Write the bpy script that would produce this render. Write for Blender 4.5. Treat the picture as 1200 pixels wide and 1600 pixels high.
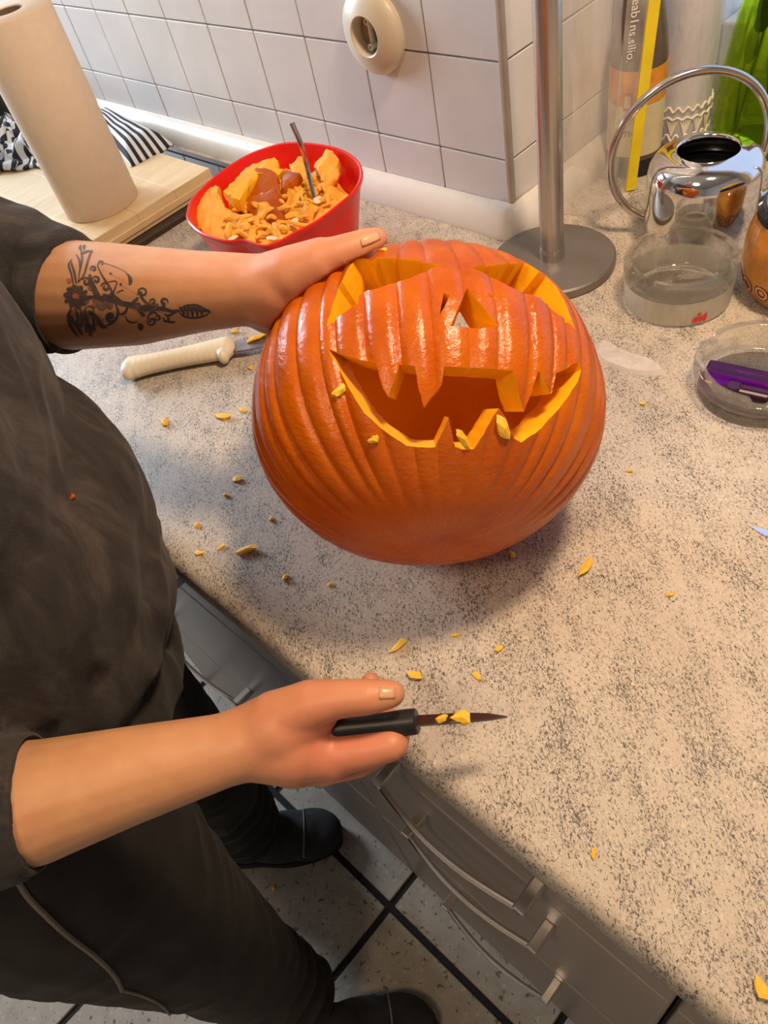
import bpy, bmesh, math, random
from mathutils import Vector, Matrix, noise
from mathutils.bvhtree import BVHTree
from mathutils.geometry import tessellate_polygon

for o in list(bpy.data.objects):
    bpy.data.objects.remove(o)
scene = bpy.context.scene
col = scene.collection
V = Vector

# ------------------------------------------------------------------ camera
CAM = V((0.0, 0.0, 1.42))
RIGHT = V((0.71963185, 0.66856951, -0.18746951))
DOWN = V((0.43084913, -0.64167796, -0.6345222))
FWD = V((-0.54451725, 0.37585131, -0.74982449))
FPX = 1172.32
cam = bpy.data.cameras.new('camera')
cam.sensor_fit = 'VERTICAL'
cam.sensor_height = 36.0
cam.lens = 36.0 * FPX / 1600.0
cam.clip_start = 0.02
camo = bpy.data.objects.new('camera', cam)
col.objects.link(camo)
camo.matrix_world = Matrix(((RIGHT.x, -DOWN.x, -FWD.x, CAM.x),
                            (RIGHT.y, -DOWN.y, -FWD.y, CAM.y),
                            (RIGHT.z, -DOWN.z, -FWD.z, CAM.z),
                            (0, 0, 0, 1)))
scene.camera = camo

# ------------------------------------------------------------------ world, lamps, exposure
world = bpy.data.worlds.new('world')
scene.world = world
world.use_nodes = True
wb = world.node_tree.nodes['Background']
wb.inputs[0].default_value = (0.58, 0.70, 1.0, 1)
wb.inputs[1].default_value = 1.1


def lamp(name, loc, target, energy, color, size):
    l = bpy.data.lights.new(name, 'AREA')
    l.energy = energy
    l.color = color
    l.shape = 'DISK'
    l.size = size
    o = bpy.data.objects.new(name, l)
    o.location = loc
    o.rotation_euler = (V(target) - V(loc)).to_track_quat('-Z', 'Y').to_euler()
    col.objects.link(o)
    return o


lamp('worktop_lamp', (-0.02, 0.50, 2.10), (-0.3, 0.25, 0.9), 14.5, (1.0, 0.72, 0.47), 0.18)
lamp('ceiling_lamp', (-0.15, -0.75, 2.40), (-0.4, 0.2, 0.8), 8.0, (1.0, 0.72, 0.47), 0.40)
lamp('window_daylight', (-3.30, 0.05, 1.65), (-0.8, 0.2, 1.0), 95.0, (0.76, 0.86, 1.0), 1.0)

vs = scene.view_settings
vs.view_transform = 'Standard'
vs.look = 'None'
vs.gamma = 1.0
vs.use_curve_mapping = False
vs.exposure = 0.10

# ------------------------------------------------------------------ helpers


def ray(u, v):
    return RIGHT * ((u - 600.0) / FPX) + DOWN * ((v - 800.0) / FPX) + FWD


def at(u, v, d):
    return CAM + ray(u, v) * d


def onz(u, v, z):
    r = ray(u, v)
    return CAM + r * ((z - CAM.z) / r.z)


def link(o, parent=None):
    col.objects.link(o)
    if parent is not None:
        o.parent = parent
    return o


def tag(o, label=None, cat=None, group=None, kind=None):
    if label:
        o['label'] = label
    if cat:
        o['category'] = cat
    if group:
        o['group'] = group
    if kind:
        o['kind'] = kind
    return o


def empty(name, loc, rz=0.0):
    o = bpy.data.objects.new(name, None)
    o.empty_display_size = 0.03
    o.location = loc
    o.rotation_euler = (0, 0, rz)
    return link(o)


def bm_obj(name, bm, mats, parent=None, smooth=True, angle=40):
    me = bpy.data.meshes.new(name)
    bmesh.ops.recalc_face_normals(bm, faces=bm.faces)
    bm.to_mesh(me)
    bm.free()
    return me_obj(name, me, mats, parent, smooth, angle)


def me_obj(name, me, mats, parent=None, smooth=True, angle=40):
    if not isinstance(mats, (list, tuple)):
        mats = [mats]
    me.materials.clear()
    for m in mats:
        me.materials.append(m)
    if smooth:
        me.polygons.foreach_set('use_smooth', [True] * len(me.polygons))
        if angle:
            me.set_sharp_from_angle(angle=math.radians(angle))
    o = bpy.data.objects.new(name, me)
    return link(o, parent)


def add_box(bm, lo, hi, bev=0.0, seg=1, mat=None):
    r = bmesh.ops.create_cube(bm, size=1.0)
    vsx = r['verts']
    lo = V(lo)
    hi = V(hi)
    s = hi - lo
    c = (hi + lo) / 2
    for v in vsx:
        v.co = V((v.co.x * s.x, v.co.y * s.y, v.co.z * s.z)) + c
    fs = set(f for v in vsx for f in v.link_faces)
    if bev > 0:
        es = list(set(e for v in vsx for e in v.link_edges))
        rr = bmesh.ops.bevel(bm, geom=es, offset=bev, segments=seg, affect='EDGES', profile=0.5)
        vsx = list(set(rr['verts']) | set(v for v in vsx if v.is_valid))
    if mat is not None:
        for v in vsx:
            for f in v.link_faces:
                f.material_index = mat
    return vsx


def box(name, lo, hi, m, parent=None, bev=0.0, seg=1):
    bm = bmesh.new()
    add_box(bm, lo, hi, bev, seg)
    return bm_obj(name, bm, m, parent, False)


def add_lathe(bm, prof, n=64, center=(0, 0, 0), rfun=None, close=False, mat=0):
    """prof: list of (r, z). r=0 at the ends closes with a pole."""
    c = V(center)
    rows = []
    for (r, z) in prof:
        if r < 1e-7:
            rows.append([bm.verts.new(c + V((0, 0, z)))])
        else:
            row = []
            for i in range(n):
                a = 2 * math.pi * i / n
                rr, zz = (r, z) if rfun is None else rfun(r, z, a)
                row.append(bm.verts.new(c + V((rr * math.cos(a), rr * math.sin(a), zz))))
            rows.append(row)
    pairs = list(zip(rows[:-1], rows[1:]))
    if close:
        pairs.append((rows[-1], rows[0]))
    for A, B in pairs:
        if len(A) == 1 and len(B) == 1:
            continue
        for i in range(n):
            j = (i + 1) % n
            if len(A) == 1:
                f = bm.faces.new((A[0], B[i], B[j]))
            elif len(B) == 1:
                f = bm.faces.new((A[i], A[j], B[0]))
            else:
                f = bm.faces.new((A[i], A[j], B[j], B[i]))
            f.material_index = mat


def lathe(name, prof, m, center=(0, 0, 0), parent=None, n=64, rfun=None, close=False, angle=40):
    bm = bmesh.new()
    add_lathe(bm, prof, n, center, rfun, close)
    return bm_obj(name, bm, m, parent, True, angle)


def catmull(pts, n):
    pts = [V(p) for p in pts]
    P = [pts[0] * 2 - pts[1]] + pts + [pts[-1] * 2 - pts[-2]]
    out = []
    for i in range(1, len(P) - 2):
        for k in range(n):
            t = k / n
            a, b, c, d = P[i - 1], P[i], P[i + 1], P[i + 2]
            out.append(0.5 * ((2 * b) + (c - a) * t + (2 * a - 5 * b + 4 * c - d) * t * t + (3 * b - a - 3 * c + d) * t ** 3))
    out.append(pts[-1])
    return out


def add_tube(bm, pts, rad, n=12, closed=False, flat=None):
    """sweep a circle (or an ellipse flat=(axis, ratio)) along pts"""
    pts = [V(p) for p in pts]
    N = len(pts)
    rows = []
    prev = None
    for i in range(N):
        if closed:
            t = pts[(i + 1) % N] - pts[i - 1]
        else:
            t = pts[min(i + 1, N - 1)] - pts[max(i - 1, 0)]
        t.normalize()
        if prev is None:
            up = V((0, 0, 1)) if abs(t.z) < 0.9 else V((1, 0, 0))
            a = t.cross(up).normalized()
        else:
            a = (prev - t * prev.dot(t)).normalized()
        prev = a
        b = t.cross(a)
        r = rad[i] if isinstance(rad, (list, tuple)) else rad
        rows.append([bm.verts.new(pts[i] + (a * math.cos(2 * math.pi * k / n) + b * math.sin(2 * math.pi * k / n)) * r) for k in range(n)])
    R = list(zip(rows[:-1], rows[1:]))
    if closed:
        R.append((rows[-1], rows[0]))
    for A, B in R:
        for k in range(n):
            l = (k + 1) % n
            bm.faces.new((A[k], A[l], B[l], B[k]))
    if not closed:
        bm.faces.new(rows[0])
        bm.faces.new(list(reversed(rows[-1])))


def tube(name, pts, rad, m, parent=None, n=12, closed=False):
    bm = bmesh.new()
    add_tube(bm, pts, rad, n, closed)
    return bm_obj(name, bm, m, parent)


def add_prism(bm, poly, direc):
    """poly: list of 3D points, extruded by vector direc"""
    a = [bm.verts.new(p) for p in poly]
    b = [bm.verts.new(V(p) + V(direc)) for p in poly]
    n = len(poly)
    bm.faces.new(a)
    bm.faces.new(list(reversed(b)))
    for i in range(n):
        j = (i + 1) % n
        bm.faces.new((a[i], b[i], b[j], a[j]))


def text_obj(name, s, size, m, loc, xaxis, yaxis, parent=None, depth=0.0002):
    cu = bpy.data.curves.new(name, 'FONT')
    cu.body = s
    cu.size = size
    cu.extrude = depth
    o = bpy.data.objects.new(name, cu)
    col.objects.link(o)
    dg = bpy.context.evaluated_depsgraph_get()
    dg.update()
    me = bpy.data.meshes.new_from_object(o.evaluated_get(dg))
    bpy.data.objects.remove(o)
    X = V(xaxis).normalized()
    Y = V(yaxis).normalized()
    Z = X.cross(Y)
    M = Matrix(((X.x, Y.x, Z.x, loc[0]), (X.y, Y.y, Z.y, loc[1]), (X.z, Y.z, Z.z, loc[2]), (0, 0, 0, 1)))
    me.transform(M)
    return me_obj(name, me, m, parent, False)


# ------------------------------------------------------------------ materials
MATS = {}


class NT:
    def translucent(self, c, w):
        tr = self.n('ShaderNodeBsdfTranslucent')
        tr.inputs[0].default_value = (*c, 1)
        mx = self.n('ShaderNodeMixShader')
        mx.inputs[0].default_value = w
        out = [n for n in self.nt.nodes if n.type == 'OUTPUT_MATERIAL'][0]
        self.l(self.b.outputs[0], mx.inputs[1])
        self.l(tr.outputs[0], mx.inputs[2])
        self.l(mx.outputs[0], out.inputs['Surface'])

    def __init__(self, name):
        self.m = bpy.data.materials.new(name)
        self.m.use_nodes = True
        self.nt = self.m.node_tree
        self.b = self.nt.nodes['Principled BSDF']
        tc = self.nt.nodes.new('ShaderNodeTexCoord')
        self.obj = tc.outputs['Object']
        self.gen = tc.outputs['Generated']
        geo = self.nt.nodes.new('ShaderNodeNewGeometry')
        self.pos = geo.outputs['Position']

    def n(self, t, **k):
        nd = self.nt.nodes.new(t)
        for a, b in k.items():
            setattr(nd, a, b)
        return nd

    def l(self, a, b):
        self.nt.links.new(a, b)

    def noise(self, scale, detail=4, rough=0.55, vec=None, dist=0.0):
        nd = self.n('ShaderNodeTexNoise')
        nd.inputs['Scale'].default_value = scale
        nd.inputs['Detail'].default_value = detail
        nd.inputs['Roughness'].default_value = rough
        nd.inputs['Distortion'].default_value = dist
        self.l(vec if vec is not None else self.pos, nd.inputs['Vector'])
        return nd.outputs['Fac']

    def mapping(self, vec, scale=(1, 1, 1), rot=(0, 0, 0)):
        nd = self.n('ShaderNodeMapping')
        nd.inputs['Scale'].default_value = scale
        nd.inputs['Rotation'].default_value = rot
        self.l(vec, nd.inputs['Vector'])
        return nd.outputs['Vector']

    def ramp(self, fac, stops, interp='LINEAR'):
        nd = self.n('ShaderNodeValToRGB')
        r = nd.color_ramp
        r.interpolation = interp
        while len(r.elements) < len(stops):
            r.elements.new(0.5)
        for e, (p, c) in zip(r.elements, stops):
            e.position = p
            if not isinstance(c, (list, tuple)):
                c = (c, c, c)
            e.color = (*c, 1)
        self.l(fac, nd.inputs['Fac'])
        return nd.outputs['Color']

    def mix(self, fac, a, b, mode='MIX'):
        nd = self.n('ShaderNodeMix', data_type='RGBA', blend_type=mode)
        for s, x in ((nd.inputs[0], fac), (nd.inputs[6], a), (nd.inputs[7], b)):
            if isinstance(x, (int, float)):
                s.default_value = x
            elif isinstance(x, (tuple, list)):
                s.default_value = (*x, 1)
            else:
                self.l(x, s)
        return nd.outputs[2]

    def math(self, op, a, b=0.0):
        nd = self.n('ShaderNodeMath', operation=op)
        for s, x in ((nd.inputs[0], a), (nd.inputs[1], b)):
            if isinstance(x, (int, float)):
                s.default_value = x
            else:
                self.l(x, s)
        return nd.outputs[0]

    def set(self, k, v):
        s = self.b.inputs[k]
        if isinstance(v, (int, float)):
            s.default_value = v
        elif isinstance(v, (tuple, list)):
            s.default_value = (*v, 1)
        else:
            self.l(v, s)

    def bump(self, h, strength=0.3, dist=0.002):
        nd = self.n('ShaderNodeBump')
        nd.inputs['Strength'].default_value = strength
        nd.inputs['Distance'].default_value = dist
        self.l(h, nd.inputs['Height'])
        self.l(nd.outputs['Normal'], self.b.inputs['Normal'])


def simple(name, c, rough=0.5, metal=0.0, var=0.12, vscale=30.0, trans=0.0, ior=1.45, bump=0.0, bscale=200.0, coat=0.0, sss=0.0, bdist=0.001):
    k = NT(name)
    nz = k.noise(vscale, 4, 0.6)
    d = tuple(max(0.0, x * (1 - var)) for x in c)
    u = tuple(min(1.0, x * (1 + var)) for x in c)
    k.set('Base Color', k.ramp(nz, [(0.3, d), (0.7, u)]))
    k.set('Roughness', rough)
    k.set('Metallic', metal)
    k.set('Transmission Weight', trans)
    k.set('IOR', ior)
    k.set('Coat Weight', coat)
    if sss:
        k.set('Subsurface Weight', sss)
        k.b.inputs['Subsurface Radius'].default_value = (0.01, 0.004, 0.002)
        k.b.inputs['Subsurface Scale'].default_value = 0.6
    if bump:
        k.bump(k.noise(bscale, 3, 0.6), bump, bdist)
    return k.m


def m_worktop():
    k = NT('speckled_laminate')
    big = k.noise(9.0, 3, 0.5)
    base = k.ramp(big, [(0.3, (0.48, 0.41, 0.33)), (0.7, (0.56, 0.49, 0.40))])
    v = k.mapping(k.pos, (1.0, 1.0, 1.0), (0, 0, 0.7))
    v = k.mapping(v, (1.0, 1.9, 1.0))
    dens = k.math('MULTIPLY', k.math('SUBTRACT', k.noise(26.0, 4, 0.65, v), 0.5), 0.34)
    f1 = k.math('ADD', k.noise(410.0, 3, 0.64, v, 1.0), dens)
    dark = k.ramp(f1, [(0.538, 0.0), (0.592, 1.0)])
    f2 = k.math('ADD', k.noise(170.0, 4, 0.7, v, 0.5), k.math('MULTIPLY', dens, 1.2))
    grey = k.ramp(f2, [(0.48, 0.0), (0.64, 1.0)])
    c = k.mix(k.math('MULTIPLY', grey, 0.28), base, (0.22, 0.19, 0.17))
    c = k.mix(k.math('MULTIPLY', dark, 0.90), c, (0.055, 0.048, 0.045))
    lt = k.ramp(k.noise(240.0, 2, 0.5, v), [(0.58, 0.0), (0.68, 1.0)])
    c = k.mix(k.math('MULTIPLY', lt, 0.5), c, (0.70, 0.62, 0.53))
    k.set('Base Color', c)
    k.set('Roughness', 0.50)
    k.set('Specular IOR Level', 0.35)
    k.bump(f1, 0.08, 0.0005)
    return k.m


def m_floor_tile():
    k = NT('terrazzo_tile')
    base = k.ramp(k.noise(25.0, 4, 0.6), [(0.3, (0.31, 0.27, 0.215)), (0.7, (0.42, 0.37, 0.30))])
    f = k.noise(95.0, 2, 0.55, None, 0.4)
    d = k.ramp(f, [(0.62, 0.0), (0.67, 1.0)])
    c = k.mix(k.math('MULTIPLY', d, 0.8), base, (0.07, 0.06, 0.05))
    w = k.ramp(k.noise(70.0, 2, 0.5), [(0.62, 0.0), (0.7, 1.0)])
    c = k.mix(k.math('MULTIPLY', w, 0.4), c, (0.58, 0.54, 0.48))
    k.set('Base Color', c)
    k.set('Roughness', 0.42)
    return k.m


def m_pumpkin_skin():
    k = NT('pumpkin_skin')
    a = k.noise(22.0, 5, 0.6)
    c = k.ramp(a, [(0.25, (0.42, 0.075, 0.0012)), (0.5, (0.58, 0.128, 0.0018)), (0.8, (0.69, 0.19, 0.003))])
    sp = k.ramp(k.noise(150.0, 3, 0.6), [(0.66, 0.0), (0.74, 1.0)])
    c = k.mix(k.math('MULTIPLY', sp, 0.25), c, (0.80, 0.36, 0.06))
    k.set('Base Color', c)
    k.set('Roughness', k.ramp(k.noise(60.0, 4, 0.6), [(0.3, 0.17), (0.7, 0.32)]))
    k.set('Specular IOR Level', 0.55)
    v = k.mapping(k.obj, (1, 1, 2.2))
    h = k.math('ADD', k.noise(170.0, 4, 0.65, v), k.math('MULTIPLY', k.noise(45.0, 3, 0.5), 1.2))
    k.bump(h, 0.35, 0.0022)
    k.translucent((1.0, 0.45, 0.04), 0.28)
    return k.m


def m_flesh(name, lo, hi, rough=0.45, bs=120.0, st=0.4, tl=0.0):
    k = NT(name)
    c = k.ramp(k.noise(60.0, 5, 0.65), [(0.3, lo), (0.7, hi)])
    k.set('Base Color', c)
    k.set('Roughness', rough)
    k.set('Subsurface Weight', 0.25)
    k.b.inputs['Subsurface Radius'].default_value = (0.012, 0.005, 0.001)
    k.b.inputs['Subsurface Scale'].default_value = 0.7
    k.bump(k.noise(bs, 5, 0.7), st, 0.002)
    if tl:
        k.set('Subsurface Weight', 0.0)
        k.translucent((1.0, 0.46, 0.03), tl)
    return k.m


def m_skin():
    k = NT('skin')
    a = k.noise(35.0, 4, 0.6)
    c = k.ramp(a, [(0.3, (0.50, 0.245, 0.112)), (0.7, (0.58, 0.305, 0.148))])
    at_ = k.n('ShaderNodeAttribute')
    at_.attribute_name = 'redness'
    c = k.mix(k.math('MULTIPLY', at_.outputs['Fac'], 0.9), c, (0.62, 0.190, 0.115))
    c = k.mix(k.ramp(k.noise(14.0, 3, 0.6), [(0.45, 0.0), (0.75, 0.35)]), c, (0.60, 0.215, 0.125))
    k.set('Base Color', c)
    k.set('Roughness', 0.48)
    k.set('Subsurface Weight', 0.18)
    k.b.inputs['Subsurface Radius'].default_value = (0.010, 0.004, 0.002)
    k.b.inputs['Subsurface Scale'].default_value = 0.5
    k.bump(k.math('ADD', k.noise(420.0, 3, 0.6), k.noise(90.0, 3, 0.6)), 0.10, 0.001)
    return k.m


def m_sweater():
    k = NT('washed_charcoal_cotton')
    v = k.mapping(k.pos, (1, 1, 0.45))
    a = k.noise(22.0, 6, 0.70, v, 0.8)
    c = k.ramp(a, [(0.34, (0.012, 0.010, 0.009)), (0.50, (0.031, 0.026, 0.0225)), (0.66, (0.074, 0.061, 0.052))])
    k.set('Base Color', c)
    k.set('Roughness', 0.92)
    k.set('Sheen Weight', 0.06)
    k.bump(k.math('ADD', k.noise(900.0, 2, 0.6), k.math('MULTIPLY', k.noise(60.0, 4, 0.6), 2.0)), 0.35, 0.0015)
    return k.m


def m_cloth(name, lo, hi, vs_=30.0):
    k = NT(name)
    k.set('Base Color', k.ramp(k.noise(vs_, 5, 0.65), [(0.3, lo), (0.7, hi)]))
    k.set('Roughness', 0.9)
    k.set('Sheen Weight', 0.03)
    k.bump(k.math('ADD', k.noise(1000.0, 2, 0.6), k.noise(90.0, 3, 0.6)), 0.3, 0.001)
    return k.m


def m_brushed(name, c=(0.55, 0.52, 0.48), rough=0.3, axis=2):
    k = NT(name)
    sc = [900.0, 900.0, 900.0]
    sc[axis] = 6.0
    v = k.mapping(k.obj, tuple(sc))
    nz = k.noise(1.0, 3, 0.6, v)
    k.set('Base Color', k.ramp(nz, [(0.3, tuple(x * 0.85 for x in c)), (0.7, c)]))
    k.set('Metallic', 1.0)
    k.set('Roughness', k.ramp(nz, [(0.3, rough * 0.85), (0.7, rough * 1.2)]))
    return k.m


def m_wood():
    k = NT('board_wood')
    v = k.mapping(k.pos, (18.0, 2.0, 18.0))
    w = k.noise(3.0, 5, 0.6, v, 0.6)
    c = k.ramp(w, [(0.25, (0.60, 0.43, 0.22)), (0.5, (0.68, 0.52, 0.30)), (0.75, (0.74, 0.60, 0.38))])
    k.set('Base Color', c)
    k.set('Roughness', 0.5)
    k.bump(w, 0.08, 0.001)
    return k.m


def m_towel():
    k = NT('striped_towel')
    sep = k.n('ShaderNodeSeparateXYZ')
    uv = k.n('ShaderNodeUVMap')
    k.l(uv.outputs['UV'], sep.inputs[0])
    s = k.math('FRACT', k.math('MULTIPLY', sep.outputs['X'], 15.0))
    st = k.ramp(s, [(0.0, 0.0), (0.47, 0.0), (0.50, 1.0), (0.97, 1.0), (1.0, 0.0)])
    c = k.mix(st, (0.66, 0.68, 0.70), (0.016, 0.018, 0.026))
    k.set('Base Color', c)
    k.set('Roughness', 0.95)
    k.bump(k.noise(700.0, 2, 0.6), 0.4, 0.001)
    return k.m


def m_glass(name, c=(1, 1, 1), rough=0.0, ior=1.5, clear=0.55):
    """glass that lets part of the light straight through"""
    k = NT(name)
    k.set('Base Color', c)
    k.set('Roughness', k.ramp(k.noise(40.0, 2, 0.5), [(0.3, rough), (0.8, rough + 0.03)]))
    k.set('Transmission Weight', 1.0)
    k.set('IOR', ior)
    tr = k.n('ShaderNodeBsdfTransparent')
    tr.inputs[0].default_value = (*[x ** 0.6 for x in c], 1)
    mx = k.n('ShaderNodeMixShader')
    mx.inputs[0].default_value = clear
    out = [n for n in k.nt.nodes if n.type == 'OUTPUT_MATERIAL'][0]
    k.l(k.b.outputs[0], mx.inputs[1])
    k.l(tr.outputs[0], mx.inputs[2])
    k.l(mx.outputs[0], out.inputs['Surface'])
    return k.m


def m_clear_film(name, c, alpha, rough=0.25):
    """thin clear foil: mixes a see-through and a glossy surface"""
    k = NT(name)
    k.set('Base Color', c)
    k.set('Roughness', rough)
    vv = k.mapping(k.pos, (1.0, 1.0, 0.25))
    a = k.ramp(k.noise(45.0, 3, 0.6, vv, 0.6), [(0.3, max(0.0, alpha - 0.10)), (0.7, min(1.0, alpha + 0.10))])
    k.set('Alpha', a)
    k.bump(k.noise(40.0, 3, 0.6, vv, 1.0), 0.8, 0.004)
    return k.m


M = {}
M['worktop'] = m_worktop()
M['floor_tile'] = m_floor_tile()
M['grout_dark'] = simple('dark_grout', (0.018, 0.016, 0.015), 0.9)
M['wall_tile'] = simple('white_wall_tile', (0.70, 0.675, 0.65), 0.42, var=0.05, vscale=14, bump=0.05, bscale=60, bdist=0.002)
M['grout'] = simple('grey_grout', (0.36, 0.32, 0.27), 0.9, var=0.25, vscale=40)
M['plaster'] = simple('wall_plaster', (0.46, 0.42, 0.38), 0.85)
M['trim'] = simple('ivory_plastic', (0.72, 0.69, 0.62), 0.32, var=0.04)
M['front'] = simple('taupe_grey_front', (0.31, 0.265, 0.225), 0.35, var=0.05, vscale=8)
M['carcass'] = simple('cabinet_carcass', (0.10, 0.085, 0.075), 0.6)
M['steel'] = m_brushed('brushed_steel', (0.60, 0.57, 0.53), 0.30, 2)
M['steel_h'] = simple('handle_steel', (0.74, 0.69, 0.62), 0.20, metal=1.0, var=0.06)
M['disc'] = simple('matt_steel_disc', (0.25, 0.225, 0.20), 0.45, metal=0.7, var=0.10, vscale=20, bump=0.04, bscale=400)
M['chrome'] = simple('polished_steel', (0.80, 0.78, 0.75), 0.06, metal=1.0, var=0.03)
M['chrome_ring'] = simple('satin_steel_ring', (0.62, 0.57, 0.53), 0.18, metal=1.0, var=0.05)
M['hob'] = simple('black_glass_hob', (0.012, 0.012, 0.014), 0.06, var=0.1)
M['hob_frame'] = simple('dark_hob_frame', (0.035, 0.022, 0.016), 0.25, var=0.1)
M['wood'] = m_wood()
M['paper'] = simple('kitchen_paper', (0.68, 0.56, 0.44), 0.95, var=0.03, vscale=60, bump=0.35, bscale=260, bdist=0.0012)
M['card'] = simple('cardboard_core', (0.20, 0.13, 0.09), 0.9)
M['towel'] = m_towel()
M['black_enamel'] = simple('black_enamel', (0.010, 0.010, 0.011), 0.25)
M['red'] = simple('red_plastic', (0.76, 0.012, 0.008), 0.28, var=0.04)
M['pskin'] = m_pumpkin_skin()
M['flesh_in'] = m_flesh('pumpkin_inner_flesh', (0.86, 0.27, 0.006), (0.94, 0.38, 0.014), 0.5, 90, 0.8, 0.55)
M['flesh_cut'] = m_flesh('pumpkin_cut_flesh', (0.92, 0.46, 0.008), (0.97, 0.53, 0.014), 0.42, 160, 0.25)
M['flesh_bowl'] = m_flesh('pumpkin_pulp_flesh', (0.93, 0.40, 0.025), (0.98, 0.56, 0.085), 0.42, 140, 0.7)
M['scrap'] = m_flesh('pumpkin_scrap_flesh', (0.80, 0.42, 0.015), (0.90, 0.55, 0.04), 0.5, 300, 0.4)
M['seed'] = simple('pumpkin_seed_shell', (0.80, 0.66, 0.42), 0.4)
M['skin'] = m_skin()
M['nail'] = simple('finger_nail', (0.62, 0.345, 0.20), 0.28, var=0.06, vscale=80)
M['ink'] = simple('tattoo_ink', (0.085, 0.060, 0.055), 0.5, var=0.25, vscale=90)
M['ink_soft'] = simple('tattoo_shading', (0.19, 0.105, 0.075), 0.5, var=0.3, vscale=120)
M['ink_red'] = simple('tattoo_red', (0.42, 0.10, 0.09), 0.5)
M['sweater'] = m_sweater()
M['trousers'] = m_cloth('dark_brown_trousers', (0.009, 0.007, 0.0055), (0.022, 0.017, 0.013))
M['seam'] = m_cloth('pale_seam', (0.16, 0.14, 0.105), (0.22, 0.19, 0.15))
M['shoe'] = m_cloth('black_shoe_leather', (0.012, 0.012, 0.013), (0.028, 0.027, 0.028))
M['sole'] = simple('shoe_sole', (0.012, 0.011, 0.010), 0.8)
M['hair'] = simple('brown_hair', (0.05, 0.03, 0.018), 0.6, bump=0.8, bscale=300)
M['eye'] = simple('eye_white', (0.75, 0.72, 0.68), 0.2)
M['knife_white'] = simple('cream_plastic_handle', (0.76, 0.67, 0.50), 0.35, var=0.05)
M['knife_black'] = simple('black_plastic_handle', (0.014, 0.013, 0.013), 0.4)
M['blade'] = simple('knife_blade', (0.30, 0.28, 0.27), 0.34, metal=1.0, var=0.2, vscale=50)
M['glass'] = m_glass('clear_glass', (0.97, 0.98, 0.97))
M['glass_frost'] = m_clear_film('frosted_glass', (0.70, 0.66, 0.54), 0.55, 0.35)
M['print_red'] = simple('red_print', (0.75, 0.03, 0.02), 0.4)
M['lighter'] = m_glass('purple_plastic', (0.42, 0.02, 0.55), 0.06, 1.45, 0.4)
M['lighter_dark'] = simple('dark_purple_plastic', (0.035, 0.004, 0.03), 0.2)
M['amber'] = simple('amber_glaze', (0.48, 0.17, 0.016), 0.14, var=0.35, vscale=30, coat=0.5)
M['brown_glaze'] = simple('brown_glaze', (0.16, 0.055, 0.018), 0.15, var=0.3, coat=0.5)
M['black_glaze'] = simple('black_glaze', (0.012, 0.014, 0.018), 0.12)
M['dark_red_paint'] = simple('dark_red_paint', (0.14, 0.02, 0.006), 0.3)
M['tan_paint'] = simple('tan_paint', (0.66, 0.34, 0.12), 0.3)
M['orange_lid'] = simple('orange_lid', (0.78, 0.33, 0.010), 0.35, var=0.08)
M['film'] = m_clear_film('clear_bag_film', (0.88, 0.82, 0.74), 0.22, 0.14)
M['film2'] = m_clear_film('clear_sleeve_film', (0.90, 0.87, 0.82), 0.16, 0.14)
M['film3'] = m_clear_film('clear_plastic_cover', (0.86, 0.78, 0.72), 0.42, 0.3)
M['yellow'] = simple('yellow_plastic', (0.80, 0.62, 0.02), 0.3, var=0.08)
M['bottle_brown'] = simple('brown_bottle_plastic', (0.115, 0.075, 0.060), 0.25, var=0.1)
M['bottle_black'] = simple('black_bottle_foot', (0.010, 0.010, 0.012), 0.3)
M['label_orange'] = simple('orange_label_print', (0.74, 0.30, 0.03), 0.45, var=0.25, vscale=45)
M['label_cream'] = simple('cream_label_print', (0.70, 0.60, 0.36), 0.45, var=0.1)
M['label_red'] = simple('red_label_print', (0.55, 0.13, 0.08), 0.45)
M['text_dark'] = simple('dark_print', (0.16, 0.12, 0.08), 0.5)
M['text_white'] = simple('white_print', (0.80, 0.78, 0.75), 0.5)
M['milk_glass'] = m_clear_film('milky_glass', (0.84, 0.82, 0.86), 0.42, 0.18)
M['lace'] = simple('white_lace', (0.82, 0.76, 0.68), 0.6)
M['green_glass'] = m_glass('green_glass', (0.72, 0.88, 0.16), 0.03, 1.35, 0.7)
M['herb'] = simple('dark_herb', (0.020, 0.045, 0.012), 0.6)
M['herb_leaf'] = simple('green_leaf', (0.30, 0.50, 0.06), 0.5)
M['socket'] = simple('cream_socket_plastic', (0.66, 0.58, 0.44), 0.35, var=0.03)
M['socket_in'] = simple('socket_inside', (0.34, 0.23, 0.12), 0.5)
M['window_frame'] = simple('white_window_frame', (0.74, 0.76, 0.82), 0.35, var=0.03)
M['pane'] = m_glass('window_pane', (0.97, 0.98, 1.0), 0.0, 1.05, 0.9)
M['nick'] = simple('bright_nick_steel', (0.8, 0.8, 0.8), 0.1, metal=1.0)

random.seed(7)
# ================================================================== STRUCTURE
ZT = 0.90          # worktop height
EDGE = 0.100       # front edge of the worktop
YW = 0.700         # tiled wall face
XC = -0.556        # convex corner of the wall
YB = 1.115         # end of the niche

# floor with tiles as pieces
floor = box('floor', (-3.4, -2.6, -0.06), (1.6, 1.4, -0.004), M['grout_dark'])
tag(floor, kind='structure')
P = 0.3128
gap = 0.006
bm = bmesh.new()
add_box(bm, (gap, gap, -0.02), (P - gap, P - gap, 0.0), 0.0015, 1)
tile_o = bm_obj('floor_tile', bm, M['floor_tile'], floor, False)
first = True
for i in range(-8, 5):
    for j in range(-7, 2):
        o = tile_o if first else tile_o.copy()
        if not first:
            link(o, floor)
        first = False
        o.location = (-0.409 + i * P, 0.057 + j * P, 0)

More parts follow.
